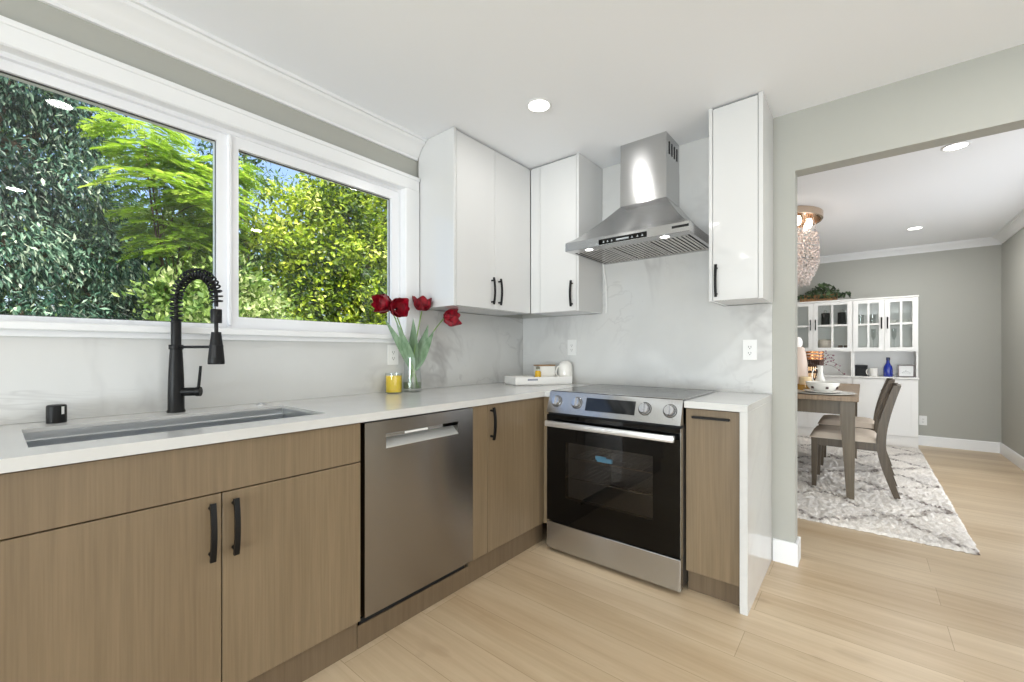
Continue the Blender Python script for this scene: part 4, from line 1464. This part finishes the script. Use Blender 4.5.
# inside the left unit
SHZ, LOZ = 1.4925, HZU+0.0205
for i, (y, lab) in enumerate(((-1.737, 'black canister with a white ball finial, left one behind the glass'), (-1.912, 'black canister with a white ball finial, right one behind the glass'))):
    q = (4.33, y, SHZ)
    k = thing('black_canister', q, lab, 'canister', 'black canisters in the china cabinet')
    obj('canister_body', MB().lathe([(0, 0), (0.043, 0), (0.046, 0.004), (0.046, 0.158), (0.042, 0.164), (0, 0.164)], q, 24), M['black'], k)
    obj('finial', MB().lathe([(0, 0.163), (0.012, 0.164), (0.021, 0.182), (0.012, 0.20), (0, 0.204)], q, 16), M['ceramic'], k)
q = (4.33, -1.735, LOZ)
tag(obj('cream_bowl', MB().lathe([(0, 0), (0.04, 0), (0.075, 0.03), (0.095, 0.075), (0.092, 0.12), (0.06, 0.135), (0, 0.14)], q, 28), mat('cream_glaze', (226, 212, 198), 0.3), loc=q),
    'rounded cream bowl low behind the left unit glass', 'bowl')
for y, lab in ((-1.895, 'small brown cup, left of a pair behind the cabinet glass'), (-1.955, 'small brown cup, right of a pair behind the cabinet glass')):
    q = (4.32, y, LOZ)
    tag(obj('brown_cup', MB().lathe([(0, 0), (0.018, 0), (0.024, 0.02), (0.024, 0.058), (0.021, 0.058), (0.02, 0.02), (0, 0.006)], q, 18), mat('brown_glaze', (120, 98, 88), 0.3), loc=q), lab, 'cup', 'brown cups in the china cabinet')
# inside the right unit
for y, lab in ((-2.405, 'small white dish on the upper shelf of the right unit, left one'), (-2.515, 'small white dish on the upper shelf of the right unit, right one')):
    q = (4.33, y, SHZ)
    tag(obj('small_dish', MB().lathe([(0, 0), (0.02, 0), (0.024, 0.01), (0.042, 0.028), (0.044, 0.036), (0.038, 0.034), (0.02, 0.014), (0, 0.012)], q, 22), M['ceramic'], loc=q), lab, 'dish', 'white dishes in the china cabinet')
for y, lab in ((-2.10, 'clear tumbler at the left of the upper shelf behind glass'), (-2.215, 'clear tumbler second on the upper shelf behind glass')):
    q = (4.34, y, SHZ)
    tag(obj('tumbler', MB().lathe([(0, 0), (0.03, 0), (0.036, 0.12), (0.034, 0.12), (0.028, 0.008), (0, 0.006)], q, 20), M['clear'], loc=q), lab, 'glass', 'clear glasses in the china cabinet')
for y, lab in ((-2.225, 'white stemmed flute glass low behind the left pane of the right unit'), (-2.42, 'white stemmed flute glass low behind the right pane of the right unit')):
    q = (4.33, y, LOZ)
    tag(obj('flute_glass', MB().lathe([(0, 0), (0.03, 0), (0.03, 0.003), (0.005, 0.01), (0.004, 0.11), (0.012, 0.13), (0.022, 0.17), (0.024, 0.26), (0.022, 0.26), (0.02, 0.17), (0.008, 0.135), (0, 0.13)], q, 20), M['clear'], loc=q), lab, 'glass', 'flute glasses in the china cabinet')
# in the open niche
bx = thing('black_box', (4.32, -2.10, HZC), 'glossy black box in the open shelf beside the white mug', 'box')
obj('box_body', MB().box(4.28, 4.40, -2.168, -2.045, HZC+0.0005, HZC+0.10, 0.003), M['black'], bx)
obj('box_lid', MB().box(4.278, 4.402, -2.170, -2.043, HZC+0.101, HZC+0.138, 0.004), M['black'], bx)
q = (4.27, -2.225, HZC+0.0005)
mg = thing('mug', q, 'white mug with its handle to the left, beside the black box', 'mug')
obj('mug_body', MB().lathe([(0, 0), (0.036, 0), (0.040, 0.004), (0.043, 0.10), (0.040, 0.10), (0.037, 0.008), (0, 0.006)], q, 28), M['ceramic'], mg)
hpq = Vector(q)
yy = Vector((0, 1, 0))
obj('mug_handle', MB().tube(bez(hpq + yy*0.040 + tz*0.085, hpq + yy*0.080 + tz*0.095, hpq + yy*0.080 + tz*0.02, hpq + yy*0.039 + tz*0.022), 0.006, 8), M['ceramic'], mg)
q = (4.29, -2.362, HZC+0.0005)
bb = thing('blue_bottle', q, 'cobalt blue bottle standing in the open shelf of the right unit', 'bottle')
obj('bottle_body', MB().lathe([(0, 0), (0.042, 0), (0.045, 0.005), (0.045, 0.10), (0.040, 0.125), (0.020, 0.165), (0.016, 0.18), (0.016, 0.205), (0, 0.205)], q, 24), mat('cobalt_glass', (26, 48, 150), 0.08, **{'Coat Weight': 0.5}), bb)
obj('stopper', MB().lathe([(0.017, 0.203), (0.019, 0.205), (0.019, 0.232), (0.016, 0.236), (0, 0.236)], q, 18), mat('navy_cap', (40, 50, 88), 0.35), bb)
pf = thing('picture_frame', (4.32, -2.528, HZC), 'small grey framed line drawing at the right of the open shelf', 'picture frame')
obj('frame', MB().ring((-2.603, -2.453, HZC+0.0005, HZC+0.148), (-2.592, -2.464, HZC+0.012, HZC+0.137), 'x', 4.308, 4.324), mat('grey_brown_frame', (112, 102, 100), 0.4), pf)
obj('sheet', MB().box(4.314, 4.322, -2.593, -2.463, HZC+0.011, HZC+0.138), M['plastic_white'], pf)
sk_ = MB()
pts2 = [(0, 0), (0.012, 0.018), (0.02, 0.010), (0.03, 0.032), (0.042, 0.012), (0.052, 0.020), (0.064, 0.0)]
for a, b in zip(pts2, pts2[1:]):
    sk_.tube([(4.3135, -2.495-a[0], HZC+0.05+a[1]), (4.3135, -2.495-b[0], HZC+0.05+b[1])], 0.0011, 4)
sk_.tube([(4.3135, -2.487, HZC+0.05), (4.3135, -2.569, HZC+0.05)], 0.0011, 4)
obj('sketch', sk_, M['slot'], pf)

# planter on top of the left unit
pl = thing('planter', (4.33, -1.66, HZT), 'rustic wooden box of trailing dark green leaves on top of the left cabinet', 'plant')
obj('box', MB().box(4.25, 4.40, -1.865, -1.46, HZT+0.0005, HZT+0.092, 0.003), M['rustic'], pl)
lv, stt = MB(), MB()
for k in range(330):
    a = random.uniform(0, 2*PI)
    y = random.gauss(-1.70, 0.145)
    y = max(-1.99, min(-1.40, y))
    hh = 0.155*math.exp(-((y+1.72)/0.16)**2) + 0.045
    c = Vector((4.30 + random.uniform(-0.09, 0.08), y, HZT + 0.035 + hh*random.uniform(0.35, 1.0)))
    if y < -1.88 or (random.random() < 0.18):
        c.x = random.uniform(4.20, 4.25)
        c.z = HZT + random.uniform(0.03, 0.09)
    n = Vector((random.uniform(-1, 0.3), random.uniform(-1, 1), random.uniform(0.0, 1))).normalized()
    u = n.orthogonal().normalized()
    w = n.cross(u)
    r = random.uniform(0.015, 0.025)
    ring = [c + u*(r*math.cos(t))*(1.0) + w*(r*0.8*math.sin(t)) + n*(0.004*math.cos(2*t)) for t in [2*PI*i/7 for i in range(7)]]
    lv.add(ring + [c], [(i, (i+1) % 7, 7) for i in range(7)])
    if k % 5 == 0:
        stt.tube([(4.32, -1.66+(y+1.66)*0.6, HZT+0.09), c], 0.002, 4)
ml = mat('dark_leaf', (50, 70, 46), 0.5)
setcol(ml, ramp(ml, noise(ml, coords(ml), 14, 2), [(0.35, lin(34, 50, 36)), (0.65, lin(92, 116, 74))]))
obj('foliage', lv, ml, pl, angle=180, fix=False)
obj('stems', stt, mat('stem_brown', (80, 66, 44), 0.7), pl)


# ------------------------------------------------------------------ garden outside the window
def leaf_mat(name, stops, trans=0.35):
    m = bpy.data.materials.new(name)
    m.use_nodes = True
    t, n, l, b = nodes(m)
    at = n.new('ShaderNodeAttribute')
    at.attribute_name = 'tone'
    col = ramp(m, at.outputs['Fac'], stops)
    l.new(col, b.inputs['Base Color'])
    b.inputs['Roughness'].default_value = 0.42
    tr = n.new('ShaderNodeBsdfTranslucent')
    l.new(col, tr.inputs['Color'])
    mx = n.new('ShaderNodeMixShader')
    mx.inputs['Fac'].default_value = trans
    l.new(b.outputs['BSDF'], mx.inputs[1])
    l.new(tr.outputs['BSDF'], mx.inputs[2])
    l.new(mx.outputs['Shader'], n['Material Output'].inputs['Surface'])
    return m


M['bark'] = mat('grey_bark', (96, 80, 66), 0.85)
M['leaf_dark'] = leaf_mat('blue_green_leaf', [(0.0, lin(16, 44, 36)), (0.5, lin(50, 92, 74)), (0.8, lin(140, 178, 150)), (1.0, lin(214, 230, 204))])
M['leaf_fern'] = leaf_mat('spring_green_leaf', [(0.0, lin(116, 152, 40)), (0.6, lin(170, 202, 66)), (1.0, lin(216, 232, 112))], 0.45)
M['leaf_gold'] = leaf_mat('yellow_green_leaf', [(0.0, lin(44, 74, 16)), (0.5, lin(136, 164, 34)), (0.85, lin(206, 220, 66)), (1.0, lin(236, 240, 140))], 0.4)
M['leaf_pale'] = leaf_mat('pale_green_leaf', [(0.0, lin(88, 122, 56)), (0.6, lin(158, 186, 96)), (1.0, lin(218, 226, 168))], 0.4)
M['leaf_back'] = leaf_mat('mid_green_leaf', [(0.0, lin(40, 72, 40)), (0.6, lin(88, 124, 62)), (1.0, lin(142, 170, 92))], 0.35)


def leaves(name, P, D, Nrm, L, W, tone, m, parent):
    """many small folded leaves in one mesh: P base points, D long axes, Nrm rough normals"""
    P, D, Nrm = np.asarray(P), np.asarray(D), np.asarray(Nrm)
    D = D/np.linalg.norm(D, axis=1, keepdims=True)
    S = np.cross(D, Nrm)
    S = S/(np.linalg.norm(S, axis=1, keepdims=True)+1e-9)
    Nn = np.cross(S, D)
    L = np.asarray(L)[:, None]
    W = np.asarray(W)[:, None]
    n = len(P)
    v = np.empty((n, 4, 3))
    v[:, 0] = P
    v[:, 1] = P + D*L*0.45 + S*W + Nn*W*0.35
    v[:, 2] = P + D*L
    v[:, 3] = P + D*L*0.45 - S*W + Nn*W*0.35
    off = np.array(base_of(parent))
    v = (v - off).reshape(-1, 3)
    me = bpy.data.meshes.new(name)
    idx = np.arange(n)*4
    faces = np.concatenate([np.stack([idx, idx+1, idx+2], 1), np.stack([idx, idx+2, idx+3], 1)])
    me.from_pydata(v.tolist(), [], faces.tolist())
    at = me.attributes.new('tone', 'FLOAT', 'FACE')
    at.data.foreach_set('value', np.concatenate([tone, tone]).astype(np.float32))
    me.materials.append(m)
    o = bpy.data.objects.new(name, me)
    C.objects.link(o)
    o.parent = parent
    return o


def trunk(parent, base, top, r, arms):
    m = MB()
    b, t = Vector(base), Vector(top)
    m.tube(bez(b, b.lerp(t, 0.3) + Vector((0.08, 0.05, 0)), b.lerp(t, 0.7) - Vector((0.06, 0, 0)), t, 10), [r*(1-0.65*i/10) for i in range(11)], 9)
    for tip in arms:
        s = b.lerp(t, random.uniform(0.35, 0.8))
        tip = Vector(tip)
        m.tube(bez(s, s.lerp(tip, 0.3) + Vector((0, 0, 0.15)), s.lerp(tip, 0.7) + Vector((0, 0, 0.12)), tip, 8), [r*0.42*(1-0.8*i/8) for i in range(9)], 6)
    return obj('trunk', m, M['bark'], parent)


def clump_tree(label, base, clumps, n, style, m, Lr, Wr, cat='tree', r=0.09, name='tree'):
    """clumps: (x, y, z, rx, ry, rz). Leaves sit on and in each clump in sprays"""
    t = thing(name, base, label, cat, 'trees and shrubs outside the window')
    cz = sorted(clumps, key=lambda c: c[2])
    trunk(t, base, (cz[-1][0], cz[-1][1], cz[-1][2]), r, [(c[0], c[1], c[2]) for c in clumps])
    vol = np.array([c[3]*c[5] for c in clumps])
    cnt = (n*vol/vol.sum()).astype(int)
    P, D, Nn, T = [], [], [], []
    for c, k in zip(clumps, cnt):
        sprays = max(4, k//14)
        u = rng.normal(size=(sprays, 3))
        u /= np.linalg.norm(u, axis=1, keepdims=True)
        rad = rng.uniform(0.12, 1.0, (sprays, 1))**0.5
        ctr = np.array(c[:3]) + u*rad*np.array(c[3:6])
        tn = np.clip(rng.normal(0.42, 0.26, sprays), 0, 1)
        for s in range(sprays):
            o_ = u[s].copy()
            q = ctr[s] + rng.normal(scale=Lr*0.9, size=(14, 3))
            if style == 'droop':
                d = o_*0.55 + np.array([0, 0, -0.75]) + rng.normal(scale=0.38, size=(14, 3))
            elif style == 'up':
                d = o_*0.5 + np.array([0, 0, 0.45]) + rng.normal(scale=0.6, size=(14, 3))
            else:
                d = o_*0.5 + np.array([0, 0, -0.1]) + rng.normal(scale=0.6, size=(14, 3))
            P.append(q)
            D.append(d)
            Nn.append(o_*0.6 + np.array([0, -0.3, 0.7]) + rng.normal(scale=0.45, size=(14, 3)))
            T.append(np.clip(tn[s] + 0.22*math.sin(2.3*ctr[s][0]+1.7*ctr[s][2])*math.cos(3.1*ctr[s][2]-1.3*ctr[s][0]) + rng.normal(scale=0.16, size=14), 0, 1))
    P, D, Nn, T = map(np.concatenate, (P, D, Nn, T))
    L = rng.uniform(0.7, 1.25, len(P))*Lr
    W = L*Wr*rng.uniform(0.8, 1.2, len(P))
    leaves('foliage', P, D, Nn, L, W, T, m, t)
    return t


def fern_tree(label, base, pads, m):
    """layered flat sprays of feathery compound leaves"""
    t = thing('tree', base, label, 'tree', 'trees and shrubs outside the window')
    top = max(pads, key=lambda p: p[2])
    trunk(t, base, (top[0], top[1], top[2]-0.1), 0.02, [p[:3] for p in pads])
    P, D, Nn, T, Ls = [], [], [], [], []
    for (x, y, z, R) in pads:
        nf = int(46*R/0.5)
        for k in range(nf):
            a = rng.uniform(0, 2*PI)
            o_ = np.array([x, y, z]) + np.array([math.cos(a), math.sin(a), 0])*R*rng.uniform(0.05, 0.62) + np.array([0, 0, rng.uniform(-0.10, 0.10)])
            dirn = np.array([math.cos(a+rng.normal(0, .4)), math.sin(a+rng.normal(0, .4)), 0.0])
            ln = R*rng.uniform(0.5, 0.75)
            side = np.cross(dirn, [0, 0, 1])
            tone = np.clip(rng.normal(0.55, 0.2), 0, 1)
            nl = 15
            for j in range(nl):
                s = (j+1)/nl
                q = o_ + dirn*ln*s + np.array([0, 0, 0.10*ln - 0.42*ln*s*s])
                lf = 0.085*math.sin(PI*(0.15+0.8*s))+0.02
                for sg in (-1, 1):
                    P.append(q)
                    D.append(side*sg + dirn*0.45 + np.array([0, 0, -0.22]) + rng.normal(scale=0.08, size=3))
                    Nn.append(np.array([0, 0, 1]) + rng.normal(scale=0.25, size=3))
                    T.append(np.clip(tone + rng.normal(0, 0.12), 0, 1))
                    Ls.append(lf*1.15)
    Ls = np.array(Ls)
    leaves('foliage', P, D, Nn, Ls, np.full(len(Ls), 0.0125), np.array(T), m, t)
    return t


struct('ground', MB().box(-14, 16, 0.3, 22, -0.35, -0.3), mat('garden_soil', (96, 92, 64), 0.9))
clump_tree('tall dark blue-green weeping tree filling the left pane', (-2.9, 4.9, -0.3),
           [(-2.6, 4.6, 3.9, .75, .6, .5), (-3.4, 4.8, 3.4, .8, .6, .6), (-2.05, 4.8, 3.75, .45, .5, .42), (-2.9, 4.5, 2.85, .7, .5, .5), (-2.15, 4.7, 2.95, .55, .5, .5),
            (-2.75, 4.4, 2.1, .75, .5, .45), (-1.9, 4.8, 2.2, .55, .5, .5), (-3.6, 4.6, 1.7, .7, .5, .6), (-2.5, 4.3, 1.35, .8, .5, .42), (-1.75, 4.7, 1.45, .55, .45, .45),
            (-2.7, 4.5, 0.6, .9, .5, .5), (-2.9, 4.7, 4.7, .8, .6, .5), (-3.9, 4.8, 2.6, .7, .5, .6)], 46000, 'droop', M['leaf_dark'], 0.082, 0.15, r=0.13)
fern_tree('feathery bright green tree in layered sprays left of the mullion', (-1.28, 3.7, -0.3),
          [(-1.72, 3.6, 3.42, .42), (-1.25, 3.9, 3.25, .36), (-1.62, 3.5, 2.83, .50), (-1.30, 3.4, 2.72, .42), (-1.25, 3.6, 2.42, .40), (-1.45, 3.5, 2.22, .38), (-1.02, 3.7, 2.95, .36), (-1.5, 3.6, 3.05, .34), (-1.72, 3.5, 3.15, .34), (-1.05, 3.8, 2.6, .36), (-1.6, 3.6, 2.5, .34), (-0.95, 3.7, 3.3, .36)], M['leaf_fern'])
clump_tree('broad yellow-green leafy shrub filling the right pane', (0.55, 4.5, -0.3),
           [(0.15, 4.2, 3.15, .55, .5, .42), (0.75, 4.3, 3.3, .6, .5, .5), (-0.25, 4.1, 2.55, .5, .45, .4), (0.45, 4.0, 2.6, .55, .45, .42), (1.15, 4.2, 2.75, .6, .5, .5),
            (0.0, 4.0, 1.95, .5, .45, .4), (0.75, 3.95, 2.0, .55, .45, .42), (1.35, 4.1, 2.0, .5, .45, .5), (0.35, 3.9, 1.4, .6, .45, .4), (1.1, 4.0, 1.35, .6, .45, .42), (0.7, 4.1, 0.8, .9, .5, .5), (1.75, 4.4, 3.1, .6, .5, .6), (1.0, 4.5, 3.85, .7, .5, .5), (1.9, 4.5, 4.0, .7, .5, .6), (1.85, 4.3, 1.6, .5, .5, .7)],
           27000, 'any', M['leaf_gold'], 0.080, 0.30, cat='shrub', r=0.08, name='shrub')
clump_tree('low pale yellow-green bush seen through the faucet arch', (-1.25, 3.3, -0.3),
           [(-1.62, 3.2, 1.15, .36, .35, .30), (-1.22, 3.2, 1.42, .40, .35, .30), (-1.50, 3.4, 1.72, .36, .3, .24), (-1.10, 3.3, 0.8, .6, .4, .5), (-1.05, 3.5, 1.95, .38, .3, .32), (-1.1, 4.4, 2.7, .5, .3, .4)], 7800, 'up', M['leaf_pale'], 0.075, 0.26, cat='bush', r=0.05, name='bush')
clump_tree('low pale green bush at the bottom left of the right pane', (-0.5, 3.45, -0.3),
           [(-0.72, 3.4, 1.42, .34, .35, .30), (-0.36, 3.4, 1.25, .38, .35, .28), (-0.66, 3.6, 1.78, .30, .3, .22), (-0.5, 3.4, 0.7, .6, .4, .4)], 4600, 'up', M['leaf_pale'], 0.075, 0.28, cat='bush', r=0.05, name='bush')
clump_tree('slender dark tree against the sky at the top left of the right pane', (0.35, 6.8, -0.3),
           [(0.1, 6.8, 4.75, .55, .4, .2), (0.6, 6.7, 4.3, .45, .4, .16), (0.0, 6.9, 3.9, .5, .4, .2), (0.5, 6.8, 3.4, .5, .4, .22), (0.3, 6.8, 5.3, .5, .4, .2), (0.2, 6.8, 2.8, .6, .4, .4)], 3800, 'any', M['leaf_back'], 0.12, 0.14, r=0.07)
for lab, b, cls in (
        ('mid green tree far behind the weeping tree', (-3.6, 8.6, -0.3), [(-4.2, 8.6, 3.2, 1.2, .7, 1.3), (-2.6, 8.7, 2.6, 1.2, .7, 1.4), (-3.6, 8.6, 5.0, 1.2, .7, .9), (-2.2, 8.6, 4.8, .9, .6, .8), (-3.2, 8.5, 1.0, 1.8, .6, .8)]),
        ('mid green tree in the gap behind the feathery sprays', (-1.0, 8.8, -0.3), [(-1.0, 8.8, 2.4, 1.1, .7, 1.3), (-0.2, 8.7, 1.2, 1.4, .7, .8), (-1.3, 8.8, 3.6, .7, .5, .5), (0.1, 8.8, 3.0, .8, .6, .7)]),
        ('mid green tree far behind the yellow-green shrub', (2.2, 8.4, -0.3), [(1.2, 8.4, 2.6, 1.1, .7, 1.3), (2.6, 8.4, 3.0, 1.3, .7, 1.5), (3.4, 8.3, 4.6, 1.2, .7, .9), (4.4, 8.2, 2.4, 1.2, .7, 1.6), (2.0, 8.3, 0.8, 2.0, .6, .8)])):
    clump_tree(lab, b, cls, 11000, 'any', M['leaf_back'], 0.17, 0.26, r=0.12)
